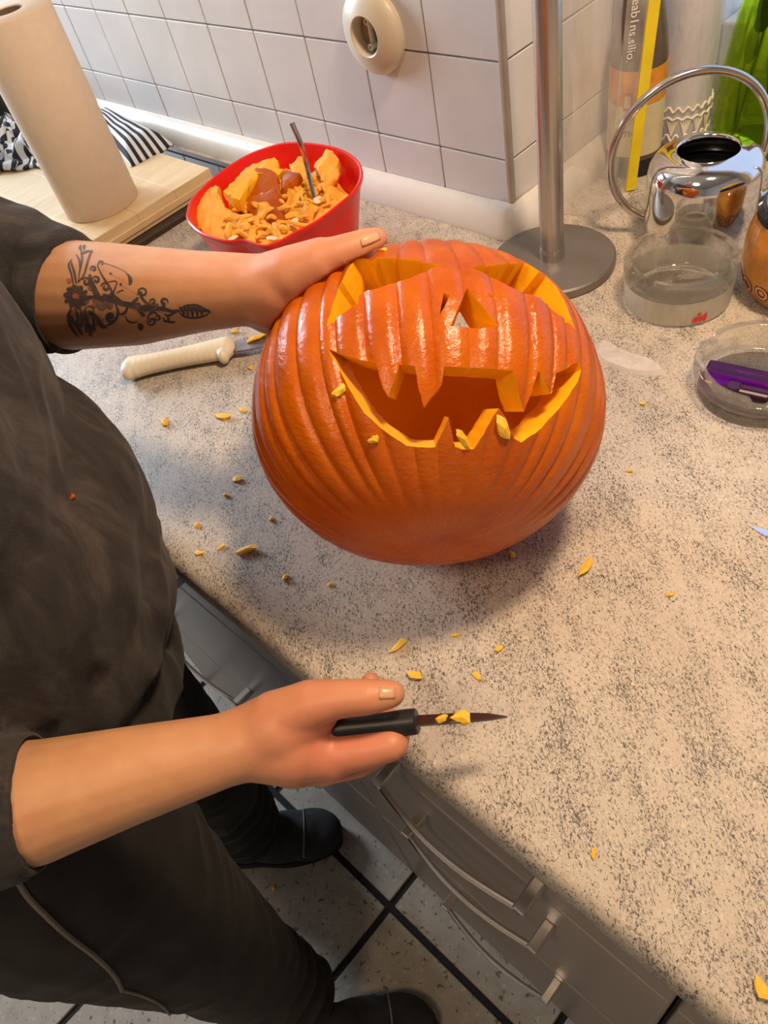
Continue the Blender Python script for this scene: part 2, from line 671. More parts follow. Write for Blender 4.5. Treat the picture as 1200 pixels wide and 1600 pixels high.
# wall with the socket (faces the room) and its tiles
wall_back = box('wall_back', (-3.4, YW + 0.004, 0.0), (XC - 0.004, YW + 0.14, 2.5), M['grout'])
tag(wall_back, kind='structure')
wall_return = box('wall_return', (XC - 0.14, YW + 0.145, 0.0), (XC - 0.004, YB + 0.12, 2.5), M['grout'])
tag(wall_return, kind='structure')
T = 0.108
g = 0.0011
rows = [(0.928, 0.989)] + [(0.989 + k * T, 0.989 + (k + 1) * T) for k in range(6)]
meshes = {}


def tile_mesh(w, h, axis):
    key = (round(w, 4), round(h, 4), axis)
    if key not in meshes:
        bm = bmesh.new()
        if axis == 'y':
            add_box(bm, (g, -0.0005, g), (w - g, 0.005, h - g), 0.0009, 2)
        else:
            add_box(bm, (-0.005, g, g), (0.0005, w - g, h - g), 0.0009, 2)
        bmesh.ops.recalc_face_normals(bm, faces=bm.faces)
        me = bpy.data.meshes.new('wall_tile')
        bm.to_mesh(me)
        bm.free()
        me.materials.append(M['wall_tile'])
        meshes[key] = me
    return meshes[key]


for (z0, z1) in rows:
    for c in range(17):
        o = bpy.data.objects.new('wall_tile', tile_mesh(T, z1 - z0, 'y'))
        link(o, wall_back)
        o.location = (XC - (c + 1) * T, YW + random.uniform(-0.0003, 0.0003), z0)
        o.rotation_euler = (random.uniform(-0.0012, 0.0012), 0, random.uniform(-0.0012, 0.0012))
    for c in range(4):
        o = bpy.data.objects.new('wall_tile', tile_mesh(T, z1 - z0, 'x'))
        link(o, wall_return)
        o.location = (XC + random.uniform(-0.0003, 0.0003), YW + c * T, z0)
        o.rotation_euler = (0, random.uniform(-0.0012, 0.0012), random.uniform(-0.0012, 0.0012))

box('plaster', (-3.4, YW - 0.006, 1.637), (XC + 0.006, YW + 0.004, 2.5), M['plaster'], wall_back)
box('plaster', (XC - 0.004, YW + 0.0045, 1.637), (XC + 0.006, YB, 2.5), M['plaster'], wall_return)
# the rest of the room
ceil = box('ceiling', (-3.5, -2.7, 2.5), (1.7, 1.4, 2.6), M['plaster'])
tag(ceil, kind='structure')
tag(box('wall_front', (-3.5, -2.72, 0.0), (1.7, -2.6, 2.5), M['plaster']), kind='structure')
tag(box('wall_right', (1.6, -2.6, 0.0), (1.72, 1.4, 2.5), M['plaster']), kind='structure')
tag(box('wall_left', (-3.52, -2.6, 0.0), (-3.4, 1.4, 2.5), M['plaster']), kind='structure')
# niche back wall with window
wall_niche = empty('wall_niche', (0, 0, 0))
tag(wall_niche, kind='structure')
box('wall_panel', (XC, YB, 0.0), (1.6, YB + 0.12, 0.93), M['plaster'], wall_niche)
box('wall_panel', (XC, YB, 0.93), (-0.545, YB + 0.12, 2.5), M['plaster'], wall_niche)
box('wall_panel', (0.35, YB, 0.93), (1.6, YB + 0.12, 2.5), M['plaster'], wall_niche)
box('wall_panel', (-0.545, YB, 2.0), (0.35, YB + 0.12, 2.5), M['plaster'], wall_niche)
win = empty('window_1', (-0.075, YB + 0.06, 0.93))
tag(win, kind='structure')


def wbox(name, lo, hi, m, bev=0.004):
    o = box(name, (lo[0] + 0.075, lo[1] - YB - 0.06, lo[2] - 0.93), (hi[0] + 0.075, hi[1] - YB - 0.06, hi[2] - 0.93), m, win, bev, 2)
    return o


wbox('window_frame', (-0.543, YB + 0.01, 0.932), (-0.515, YB + 0.07, 1.998), M['window_frame'])
wbox('window_frame', (0.29, YB + 0.01, 0.932), (0.348, YB + 0.07, 1.998), M['window_frame'])
wbox('window_frame', (-0.515, YB + 0.01, 0.932), (0.29, YB + 0.07, 0.99), M['window_frame'])
wbox('window_frame', (-0.515, YB + 0.01, 1.94), (0.29, YB + 0.07, 1.998), M['window_frame'])
wbox('pane', (-0.515, YB + 0.035, 0.99), (0.29, YB + 0.041, 1.94), M['pane'], 0)

# worktop
prof2 = [(EDGE + 0.010, 0.862), (EDGE + 0.003, 0.864), (EDGE, 0.870), (EDGE, 0.886), (EDGE + 0.0015, 0.893), (EDGE + 0.006, 0.898), (EDGE + 0.012, ZT), (YW - 0.001, ZT), (YW - 0.001, 0.862)]
bm = bmesh.new()
# L-shaped slab: strip along the wall plus the niche
add_prism(bm, [(-3.3, y, z) for y, z in prof2], (3.3 + XC, 0, 0))
prof3 = prof2[:-2] + [(YB - 0.001, ZT), (YB - 0.001, 0.862)]
add_prism(bm, [(XC, y, z) for y, z in prof3], (1.5 - XC, 0, 0))
bmesh.ops.remove_doubles(bm, verts=bm.verts, dist=0.0001)
worktop = bm_obj('worktop', bm, M['worktop'], None, True, 50)
tag(worktop, 'beige granite-look speckled kitchen worktop under the carved pumpkin', 'worktop')

# upstand trim along both walls
tp = [(0.0, 0.0), (-0.023, 0.0), (-0.0235, 0.004), (-0.020, 0.018), (-0.012, 0.031), (-0.006, 0.0355), (0.0, 0.036)]
bm = bmesh.new()
add_prism(bm, [(-3.3, YW - 0.0015 + y, ZT + z) for y, z in tp], (3.3 + XC - 0.006, 0, 0))
trim1 = tag(bm_obj('trim_1', bm, M['trim'], None, True, 35), kind='structure')
bm = bmesh.new()
add_prism(bm, [(XC + 0.0015 - y, YW + 0.012, ZT + z) for y, z in tp], (0, YB - YW - 0.014, 0))
trim2 = tag(bm_obj('trim_2', bm, M['trim'], None, True, 35), kind='structure')
# rounded corner cap joining both upstands
bm = bmesh.new()
rws = []
for (y, z) in tp:
    r = -y + 0.0035
    row = []
    for k in range(9):
        a = -math.pi / 2 + (math.pi / 2) * k / 8
        cx, cy = XC - 0.004, YW + 0.004
        row.append(bm.verts.new((cx + (r + 0.004) * math.cos(a) * 1.0, cy + (r + 0.004) * math.sin(a), ZT + z * 1.06 + 0.0002)))
    row.insert(0, bm.verts.new((XC - 0.026, YW + 0.004 - r - 0.004, ZT + z * 1.06 + 0.0002)))
    row.append(bm.verts.new((XC + r, YW + 0.026, ZT + z * 1.06 + 0.0002)))
    rws.append(row)
for A, B in zip(rws[:-1], rws[1:]):
    for k in range(len(A) - 1):
        bm.faces.new((A[k], A[k + 1], B[k + 1], B[k]))
trim3 = tag(bm_obj('trim_3', bm, M['trim'], None, True, 50), kind='structure')

# silicone strip down the tiled corner
tag(box('trim_4', (XC - 0.0045, YW - 0.0045, 0.937), (XC + 0.0045, YW + 0.0045, 1.63), simple('corner_sealant', (0.42, 0.36, 0.27), 0.6), None, 0.003, 3), kind='structure')

# ------------------------------------------------------------------ cabinets under the worktop
YF = 0.118


def bow_handle(parent, x0, x1, z, name='handle'):
    """flat bow between two brackets; in front of plane YF"""
    pts = []
    n = 18
    bm = bmesh.new()
    rows_ = []
    for i in range(n + 1):
        t = i / n
        x = x0 + (x1 - x0) * t
        s = math.sin(math.pi * t)
        y = YF - 0.026 - 0.009 * s
        h = 0.0055
        th = 0.0032
        zz = z - 0.004 * s
        rows_.append([bm.verts.new((x, y + th * math.cos(2 * math.pi * k / 12), zz + h * math.sin(2 * math.pi * k / 12))) for k in range(12)])
    for A, B in zip(rows_[:-1], rows_[1:]):
        for k in range(12):
            l = (k + 1) % 12
            bm.faces.new((A[k], A[l], B[l], B[k]))
    bm.faces.new(rows_[0])
    bm.faces.new(list(reversed(rows_[-1])))
    for x in (x0, x1):
        add_box(bm, (x - 0.0055, YF - 0.030, z - 0.0065), (x + 0.0055, YF + 0.0005, z + 0.0065), 0.0015, 1)
    return bm_obj(name, bm, M['steel_h'], parent, True, 35)


def unit(x0, x1, label, fronts, handles):
    r = empty('cabinet_unit', ((x0 + x1) / 2, 0.4, 0))
    off = -V(r.location)

    def pb(name, lo, hi, m, bev=0.0, par=None):
        o = box(name, V(lo) + off, V(hi) + off, m, r if par is None else par, bev, 2)
        return o
    pb('carcass', (x0 + 0.001, YF + 0.021, 0.10), (x1 - 0.001, YW - 0.02, 0.861), M['carcass'])
    pb('plinth', (x0 + 0.001, YF + 0.06, 0.0), (x1 - 0.001, YF + 0.075, 0.10), M['front'])
    fo = []
    for nm, z0, z1 in fronts:
        f = pb(nm, (x0 + 0.0022, YF, z0 + 0.002), (x1 - 0.0022, YF + 0.019, z1 - 0.002), M['front'], 0.003)
        fo.append(f)
    for fi, hx0, hx1, z in handles:
        h = bow_handle(fo[fi], hx0, hx1, z)
        h.data.transform(Matrix.Translation(off))
    tag(r, label, 'cabinet')
    return r


unit(-0.39, 0.01, 'taupe drawer cabinet with three steel bow handles beside the knife hand',
     [('drawer_front', 0.722, 0.858), ('drawer_front', 0.388, 0.722), ('drawer_front', 0.075, 0.388)],
     [(0, -0.262, -0.108, 0.768), (1, -0.256, -0.102, 0.640), (2, -0.252, -0.098, 0.345)])
unit(-0.99, -0.39, 'grey drawer cabinet between the dark sweater and the knife hand',
     [('top_panel', 0.728, 0.858), ('drawer_front', 0.40, 0.728), ('drawer_front', 0.075, 0.40)],
     [(1, -0.86, -0.645, 0.44), (0, -0.80, -0.60, 0.775)])
unit(0.01, 0.61, 'taupe cabinet front at the bottom right under the worktop edge',
     [('drawer_front', 0.722, 0.858), ('cabinet_door', 0.075, 0.722)], [(0, 0.23, 0.39, 0.768)])

# ================================================================== THE CARVED PUMPKIN
PC = V((-0.3221, 0.2867, 1.0299))
PB = V((0.640, -0.705, -0.305)).normalized()      # blossom end (towards the camera's lower side)
PT = -PB                                                # stem end, where the lid was cut off
PF = (-(FWD) - PT * (-(FWD)).dot(PT)).normalized()      # direction the face looks to
PL = PT.cross(PF).normalized()
PA, PR = 0.1172, 0.1312
PM = Matrix(((PF.x, PL.x, PT.x, PC.x), (PF.y, PL.y, PT.y, PC.y), (PF.z, PL.z, PT.z, PC.z), (0, 0, 0, 1)))
PMI = PM.inverted()
NR = 40
rnd = random.Random(3)
groove = sorted([(i + rnd.uniform(-0.22, 0.22)) / NR * 2 * math.pi for i in range(NR)])


def rib(phi):
    phi = phi % (2 * math.pi)
    best = 9.0
    w = 1.0
    for i in range(NR):
        a = groove[i]
        d = abs((phi - a + math.pi) % (2 * math.pi) - math.pi)
        if d < best:
            best = d
    t = min(1.0, best / (math.pi / NR))
    return t


def pumpkin_pt(th, phi, inner=False):
    """th: 0 = stem end, pi = blossom end. local frame (F, L, T)"""
    st, ct = math.sin(th), math.cos(th)
    e = 1.0
    sx = math.copysign(abs(st) ** e, st)
    r, h = PR * sx, PA * math.copysign(abs(ct) ** 0.97, ct)
    if not inner:
        t = rib(phi)
        k = 0.0042 * (1 - (1 - t) ** 3.0) - 0.0038
        fade = min(1.0, max(0.0, (st - 0.10) * 1.6))
        lump = 0.0034 * noise.noise(V((math.cos(phi) * 1.6, math.sin(phi) * 1.6, th * 1.3)))
        r += (k + lump) * fade
        h *= 1 - 0.07 * math.exp(-(st / 0.30) ** 2)
        dk = k * 0.25 * min(1.0, st * 2.5)
        h += math.copysign(dk, ct)
        return V((r * math.cos(phi), r * math.sin(phi), h))
    tk = 0.027
    n1 = 0.0016 * noise.noise(V((math.cos(phi) * 3, math.sin(phi) * 3, th * 4)))
    r = (PR - tk + n1) * sx
    h = (PA - tk) * ct
    return V((r * math.cos(phi), r * math.sin(phi), h))


bm = bmesh.new()
NP, NTH = 400, 80
ths = [math.pi * k / NTH for k in range(1, NTH)]
outer = []
inner = []
for th in ths:
    outer.append([bm.verts.new(pumpkin_pt(th, 2 * math.pi * i / NP)) for i in range(NP)])
po = (bm.verts.new(V((0, 0, PA * 0.93))), bm.verts.new(V((0, 0, -PA * 0.93))))
thi = [math.pi * k / 46 for k in range(1, 46)]
for th in thi:
    inner.append([bm.verts.new(pumpkin_pt(th, 2 * math.pi * i / NP, True)) for i in range(NP)])
pi_ = (bm.verts.new(V((0, 0, PA - 0.029))), bm.verts.new(V((0, 0, -PA + 0.029))))
for A, B in zip(outer[:-1], outer[1:]):
    for i in range(NP):
        j = (i + 1) % NP
        bm.faces.new((A[i], B[i], B[j], A[j])).material_index = 0
for i in range(NP):
    j = (i + 1) % NP
    bm.faces.new((outer[0][i], outer[0][j], po[0])).material_index = 0
    bm.faces.new((outer[-1][j], outer[-1][i], po[1])).material_index = 0
    bm.faces.new((inner[0][j], inner[0][i], pi_[0])).material_index = 1
    bm.faces.new((inner[-1][i], inner[-1][j], pi_[1])).material_index = 1
for A, B in zip(inner[:-1], inner[1:]):
    for i in range(NP):
        j = (i + 1) % NP
        bm.faces.new((A[i], A[j], B[j], B[i])).material_index = 1
pme = bpy.data.meshes.new('pumpkin_shell')
bm.to_mesh(pme)
bm.free()
for m in (M['pskin'], M['flesh_in'], M['flesh_cut']):
    pme.materials.append(m)
pme.transform(PM)
pumpkin_bvh = BVHTree.FromPolygons([v.co.copy() for v in pme.vertices], [tuple(p.vertices) for p in pme.polygons])


def on_pumpkin(u, v):
    h = pumpkin_bvh.ray_cast(CAM, ray(u, v).normalized())
    return h[0], h[1]


CUT = (PC - CAM).normalized()
face_cuts = {
    'eye_a': [(690, 420), (660, 414), (620, 408), (592, 408), (582, 414), (572, 409), (556, 412), (546, 424), (530, 455), (520, 485), (512, 515), (527, 503), (543, 491), (561, 480), (562, 467), (572, 460), (592, 456), (630, 444), (655, 434)],
    'eye_b': [(736, 423), (767, 419), (797, 417), (819, 416), (832, 422), (853, 437), (871, 456), (885, 483), (896, 512), (899, 521), (888, 509), (866, 492), (845, 471), (812, 461), (785, 447), (760, 434)],
    'nose': [(731, 455), (756, 486), (779, 515), (749, 519), (704, 515), (717, 486)],
    'slit': [(694, 463), (703, 467), (697, 482), (688, 498), (690, 482)],
    'slit2': [(761, 463), (772, 467), (776, 474), (766, 470)],
    'mouth': [(514, 550), (540, 560), (562, 567), (588, 572), (594, 594), (599, 611), (608, 625), (615, 604), (620, 590), (625, 574),
              (649, 577), (653, 602), (663, 641), (677, 622), (691, 606), (695, 578), (730, 580), (765, 581), (803, 584),
              (809, 615), (819, 648), (831, 617), (841, 585), (846, 586), (852, 606), (862, 620), (866, 603), (869, 588), (886, 580), (904, 570),
              (908, 583), (902, 602), (888, 624), (871, 646), (846, 674), (815, 696), (804, 690), (797, 676), (790, 656), (780, 643), (772, 654), (757, 682), (741, 706),
              (724, 708), (712, 704), (707, 680), (702, 657), (691, 682), (681, 703), (671, 704), (636, 701), (605, 680), (588, 666), (570, 650), (552, 620), (535, 589)],
}
shell = bpy.data.objects.new('shell', pme)
col.objects.link(shell)
cutters = []
# opening cut around the stem, on the far side
lr = ray(684, 526).normalized()
hx = pumpkin_bvh.ray_cast(CAM + lr * 1.2, -lr)[0]
face_cuts['lid'] = hx
for nm, poly in face_cuts.items():
    if nm == 'lid':
        ax = lr
        bm = bmesh.new()
        add_lathe(bm, [(0, -0.06), (0.029, -0.06), (0.034, 0.0), (0.040, 0.05), (0, 0.05)], 40, rfun=lambda r, z, a: (r * (1 + 0.05 * math.sin(5 * a) + 0.04 * math.sin(9 * a + 1)), z))
        bm.transform(Matrix.Translation(hx) @ ax.to_track_quat('Z', 'Y').to_matrix().to_4x4())
        bmesh.ops.recalc_face_normals(bm, faces=bm.faces)
        cm = bpy.data.meshes.new('cut')
        bm.to_mesh(cm)
        bm.free()
        cm.materials.append(M['flesh_cut'])
        co = bpy.data.objects.new('cut', cm)
        col.objects.link(co)
        cutters.append(co)
        md = shell.modifiers.new('cut', 'BOOLEAN')
        md.operation = 'DIFFERENCE'
        md.object = co
        md.solver = 'EXACT'
        md.material_mode = 'TRANSFER'
        continue
    # densify, with a slightly shaky knife line
    pts = []
    for i in range(len(poly)):
        a, b = poly[i], poly[(i + 1) % len(poly)]
        d = math.hypot(b[0] - a[0], b[1] - a[1])
        n = max(1, int(d / 9))
        for k in range(n):
            t = k / n
            jx = rnd.uniform(-0.8, 0.8) if k else 0
            jy = rnd.uniform(-0.8, 0.8) if k else 0
            pts.append((a[0] + (b[0] - a[0]) * t + jx, a[1] + (b[1] - a[1]) * t + jy))
    P3 = [on_pumpkin(*p)[0] for p in pts]
    depth = 0.022 if nm == 'slit' else 0.007 if nm == 'slit2' else 0.085
    bm = bmesh.new()
    Q = PC + CUT * 0.05          # the knife leans towards the middle of the pumpkin
    lo = [p + (p - Q) * 0.2 for p in P3]
    hi = [p + (Q - p) * (depth / 0.18) for p in P3]
    a_ = [bm.verts.new(p) for p in lo]
    b_ = [bm.verts.new(p) for p in hi]
    for tri in tessellate_polygon([[V((p[0], p[1], 0)) for p in pts]]):
        bm.faces.new([a_[k] for k in tri])
        bm.faces.new([b_[k] for k in reversed(tri)])
    for i in range(len(a_)):
        j = (i + 1) % len(a_)
        bm.faces.new((a_[i], b_[i], b_[j], a_[j]))
    bmesh.ops.recalc_face_normals(bm, faces=bm.faces)
    if bm.calc_volume(signed=True) < 0:
        bmesh.ops.reverse_faces(bm, faces=bm.faces)
    cm = bpy.data.meshes.new('cut')
    bm.to_mesh(cm)
    bm.free()
    cm.materials.append(M['flesh_cut'])
    co = bpy.data.objects.new('cut', cm)
    col.objects.link(co)
    cutters.append(co)
    md = shell.modifiers.new('cut', 'BOOLEAN')
    md.operation = 'DIFFERENCE'
    md.object = co
    md.solver = 'EXACT'
    md.material_mode = 'TRANSFER'
dg = bpy.context.evaluated_depsgraph_get()
dg.update()
nme = bpy.data.meshes.new_from_object(shell.evaluated_get(dg))
for co in cutters:
    bpy.data.objects.remove(co)
bpy.data.objects.remove(shell)
pumpkin = empty('carved_pumpkin', (PC.x, PC.y, ZT))
tag(pumpkin, 'large orange carved jack-o-lantern pumpkin tilted back on the worktop', 'pumpkin')
lift = max(0.0, ZT + 0.0005 - min(v.co.z for v in nme.vertices))
nme.transform(Matrix.Translation(V((0, 0, lift)) - V(pumpkin.location)))
shell = bpy.data.objects.new('shell', nme)
nme.polygons.foreach_set('use_smooth', [True] * len(nme.polygons))
nme.set_sharp_from_angle(angle=math.radians(38))
link(shell, pumpkin)


def chunk(name, loc, size, m, seed, normal=(0, 0, 1), rot=0.0, sub=1, rough=0.35):
    """angular little lump"""
    rn = random.Random(seed)
    bm = bmesh.new()
    bmesh.ops.create_icosphere(bm, subdivisions=sub, radius=1.0)
    for v in bm.verts:
        v.co *= 1 + rn.uniform(-rough, rough)
    bmesh.ops.subdivide_edges(bm, edges=list(bm.edges), cuts=1)
    bmesh.ops.triangulate(bm, faces=list(bm.faces))
    for v in bm.verts:
        v.co *= 1 + rn.uniform(-0.10, 0.10)
    N = V(normal).normalized()
    q = N.to_track_quat('Z', 'Y').to_matrix().to_4x4() @ Matrix.Rotation(rot, 4, 'Z')
    S = Matrix.Diagonal((size[0], size[1], size[2], 1))
    bm.transform(q @ S)
    o = bm_obj(name, bm, m, None, False)
    o.location = loc
    return o


bits = [((534, 615), (0.0075, 0.0035, 0.002), 'yellow scrap stuck left of the pumpkin mouth corner', 0.2),
        ((586, 691), (0.004, 0.0025, 0.0015), 'tiny pale crumb below the left curve of the pumpkin mouth', 0.5),
        ((723, 690), (0.0034, 0.0080, 0.002), 'narrow yellow scrap hanging over the lower lip of the pumpkin', 0.1),
        ((786, 672), (0.0042, 0.0085, 0.0022), 'wider yellow scrap lying on the lower tooth of the pumpkin', 0.0),
        ((601, 397), (0.003, 0.0015, 0.0012), 'tiny crumb above the left pumpkin eye beside the thumb', 0.0)]
for i, (p, s, lb, rz) in enumerate(bits):
    h, nn = on_pumpkin(*p)
    h = h + V((0, 0, lift))
    o = chunk('pumpkin_scrap', h + nn * s[2] * 0.6, s, M['scrap'], 50 + i, nn, rz)
    # keep the long side upright on the face
    tag(o, lb, 'pumpkin scrap', 'pumpkin scraps')

# ================================================================== PERSON
PERS = V((-0.57, -0.05, 0.0))


def blob(name, chains, ells, voxel, smooth_n, mats, parent, wrinkle=None, bake=None):
    """tapered capsules and ellipsoids fused into one continuous skin"""
    bm = bmesh.new()
    for ch in chains:
        for si, (na, nb) in enumerate(zip(ch[:-1], ch[1:])):
            (a, ra), (b, rb) = na[:2], nb[:2]
            flat = len(na) > 2
            a, b = V(a), V(b)
            d = b - a
            L = d.length
            n = max(3, int(L / (min(ra, rb) * 0.35)))
            n = min(n, 40)
            # a stretched sphere: rings along the axis
            q = d.to_track_quat('Z', 'Y').to_matrix() if L > 1e-6 else Matrix.Identity(3)
            prof_ = []
            for k in range(1, 6):
                ang = math.pi / 2 * (1 - k / 6)
                if not flat:
                    prof_.append((ra * math.cos(ang), -ra * math.sin(ang)))
            for k in range(n + 1):
                t = k / n
                prof_.append((ra + (rb - ra) * t, L * t))
            for k in range(1, 6):
                ang = math.pi / 2 * k / 6
                prof_.append((rb * math.cos(ang), L + rb * math.sin(ang)))
            prof_ = [(0, 0.004 if flat else -ra)] + prof_ + [(0, L + rb)]
            b2 = bmesh.new()
            add_lathe(b2, prof_, 20)
            b2.transform(Matrix.Translation(a) @ q.to_4x4())
            tmp = bpy.data.meshes.new('t')
            bmesh.ops.recalc_face_normals(b2, faces=b2.faces)
            b2.to_mesh(tmp)
            b2.free()
            bm.from_mesh(tmp)
            bpy.data.meshes.remove(tmp)
    for (c, rad, rot) in ells:
        b2 = bmesh.new()
        bmesh.ops.create_uvsphere(b2, u_segments=32, v_segments=20, radius=1.0)
        b2.transform(Matrix.Translation(V(c)) @ rot.to_4x4() @ Matrix.Diagonal((*rad, 1)))
        tmp = bpy.data.meshes.new('t')
        b2.to_mesh(tmp)
        b2.free()
        bm.from_mesh(tmp)
        bpy.data.meshes.remove(tmp)
    me = bpy.data.meshes.new(name)
    bm.to_mesh(me)
    bm.free()
    o = bpy.data.objects.new(name, me)
    col.objects.link(o)
    md = o.modifiers.new('r', 'REMESH')
    md.mode = 'VOXEL'
    md.voxel_size = voxel
    sm = o.modifiers.new('s', 'SMOOTH')
    sm.factor = 0.5
    sm.iterations = smooth_n
    dg = bpy.context.evaluated_depsgraph_get()
    dg.update()
    me2 = bpy.data.meshes.new_from_object(o.evaluated_get(dg))
    bpy.data.objects.remove(o)
    bpy.data.meshes.remove(me)
    if name == 'body':           # the palm and fingers press against the pumpkin instead of sinking in
        for v in me2.vertices:
            if (v.co - PC).length < 0.17:
                q_ = PMI @ (v.co - V((0, 0, lift)))
                w_ = math.sqrt((q_.x ** 2 + q_.y ** 2) / (PR + 0.0022) ** 2 + q_.z ** 2 / (PA + 0.0022) ** 2)
                if w_ < 1.0:
                    v.co = PM @ (q_ / w_) + V((0, 0, lift))
    if wrinkle:
        nrm = [v.normal.copy() for v in me2.vertices]
        for v, nn in zip(me2.vertices, nrm):
            d = wrinkle(v.co)
            if d:
                v.co += nn * d
            if v.co.z < ZT + 0.03 and v.co.y > EDGE - 0.003:      # cloth rests against the worktop edge
                t_ = min(1.0, (ZT + 0.03 - v.co.z) / 0.025)
                v.co.y += (EDGE - 0.003 - v.co.y) * t_
    if parent is not None:
        me2.transform(Matrix.Translation(-V(parent.location)))
    return me_obj(name, me2, mats, parent, True, None)


person = empty('person', PERS)
tag(person, 'person in a dark washed sweater holding the pumpkin and a small knife', 'person')
BL = V((0.97, -0.26, 0)).normalized()       # to the person's right
BFc = V((0.26, 0.97, 0)).normalized()       # facing
ROT = Matrix(((BL.x, BFc.x, 0), (BL.y, BFc.y, 0), (0, 0, 1)))


def body(l, f, z):
    return PERS + BL * l + BFc * f + V((0, 0, z))


SHR = body(0.185, 0.0, 1.385)
SHL = body(-0.185, 0.02, 1.385)
ELR = at(-95, 1280, 0.470)
ELL = at(-45, 425, 0.655)
WRR = at(350, 1172, 0.484)
WRL = at(402, 452, 0.540)
NECK = body(0.0, 0.045, 1.43)
HEAD = body(0.05, 0.135, 1.60)

# ---- right hand (holds the small knife)
d0 = 0.482
KA, KB = at(452, 1150, 0.492), at(650, 1127, 0.474)      # knife handle axis
handR = [
    # wrist and back of the hand
    [(ELR, 0.044), (at(60, 1252, 0.476), 0.0385), (at(200, 1212, 0.480), 0.031), (WRR, 0.0235), (at(410, 1152, 0.484), 0.0245)],
    [(at(385, 1160, 0.486), 0.0235), (at(440, 1135, 0.480), 0.024), (at(485, 1108, 0.478), 0.019)],
    [(at(390, 1165, 0.487), 0.0225), (at(455, 1165, 0.486), 0.026), (at(520, 1180, 0.486), 0.0165)],
    [(at(400, 1165, 0.497), 0.0205), (at(460, 1180, 0.504), 0.022), (at(505, 1195, 0.508), 0.0145)],
    [(at(400, 1160, 0.505), 0.018), (at(450, 1170, 0.520), 0.019), (at(490, 1180, 0.526), 0.0125)],
    # thumb lies along the handle
    [(at(430, 1125, 0.478), 0.019), (at(490, 1100, 0.468), 0.0152), (at(528, 1092, 0.463), 0.0122), (at(575, 1089, 0.459), 0.0112), (at(600, 1086, 0.4585), 0.0098), (at(612, 1084, 0.4585), 0.0086)],
    # index
    [(at(520, 1178, 0.484), 0.0145), (at(570, 1172, 0.477), 0.0122), (at(612, 1163, 0.474), 0.0108), (at(619, 1150, 0.490), 0.0095), (at(607, 1125, 0.500), 0.0088), (at(588, 1108, 0.498), 0.0078)],
    # middle
    [(at(505, 1195, 0.506), 0.0138), (at(560, 1188, 0.505), 0.0118), (at(592, 1172, 0.508), 0.0105), (at(593, 1140, 0.520), 0.0094), (at(580, 1100, 0.516), 0.0086), (at(579, 1066, 0.508), 0.0072)],
    # ring
    [(at(490, 1190, 0.522), 0.0130), (at(538, 1184, 0.528), 0.0112), (at(562, 1165, 0.532), 0.0100), (at(556, 1130, 0.538), 0.009), (at(530, 1095, 0.530), 0.0082), (at(512, 1074, 0.521), 0.0070)],
    # little finger
    [(at(475, 1180, 0.534), 0.0115), (at(512, 1176, 0.545), 0.0096), (at(530, 1155, 0.550), 0.0088), (at(522, 1122, 0.550), 0.0078), (at(500, 1090, 0.540), 0.0070), (at(487, 1076, 0.533), 0.0062)],
]
# ---- left hand (holds the pumpkin; fingers reach behind it)
handL = [
    [(ELL, 0.047), (at(105, 462, 0.636), 0.0455), (at(210, 462, 0.602), 0.0392), (at(310, 456, 0.568), 0.0300), (WRL, 0.0245), (at(436, 450, 0.530), 0.0240)],
    [(at(420, 448, 0.534), 0.0232), (at(462, 430, 0.518), 0.0205), (at(502, 411, 0.507), 0.0168)],
    [(at(415, 462, 0.540), 0.0235), (at(440, 466, 0.542), 0.0235), (at(450, 450, 0.570), 0.020)],
    [(at(412, 470, 0.552), 0.022), (at(424, 480, 0.568), 0.021), (at(432, 476, 0.592), 0.017)],
    # thumb along the top of the pumpkin
    [(at(450, 433, 0.520), 0.0188), (at(500, 409, 0.506), 0.0152), (at(528, 398, 0.501), 0.0122), (at(563, 386, 0.500), 0.0110), (at(579, 379, 0.501), 0.0098), (at(588, 374, 0.503), 0.0080)],
    # fingers behind
    [(at(450, 440, 0.580), 0.0140), (at(482, 404, 0.622), 0.0118), (at(518, 402, 0.660), 0.0105), (at(545, 414, 0.684), 0.0090)],
    [(at(443, 456, 0.590), 0.0140), (at(464, 430, 0.638), 0.0118), (at(498, 436, 0.680), 0.0105), (at(520, 450, 0.702), 0.0090)],
    [(at(435, 472, 0.598), 0.0132), (at(448, 460, 0.646), 0.0112), (at(478, 472, 0.686), 0.0100), (at(500, 486, 0.706), 0.0085)],
    [(at(427, 486, 0.602), 0.0115), (at(432, 488, 0.645), 0.0096), (at(454, 502, 0.680), 0.0086), (at(472, 514, 0.696), 0.0072)],
]
torso_core = [
    [(ELR, 0.043), (SHR, 0.055)], [(ELL, 0.044), (SHL, 0.055)],
    [(SHR, 0.055), (body(0, 0.01, 1.39), 0.075), (SHL, 0.055)],
    [(body(0, 0.01, 1.36), 0.10), (body(0, 0.0, 1.0), 0.11), (body(0, 0, 0.86), 0.11)],
    [(NECK, 0.062), (body(0.03, 0.085, 1.53), 0.056)],
]
HR = Matrix.Rotation(math.radians(-35), 3, BL) @ ROT
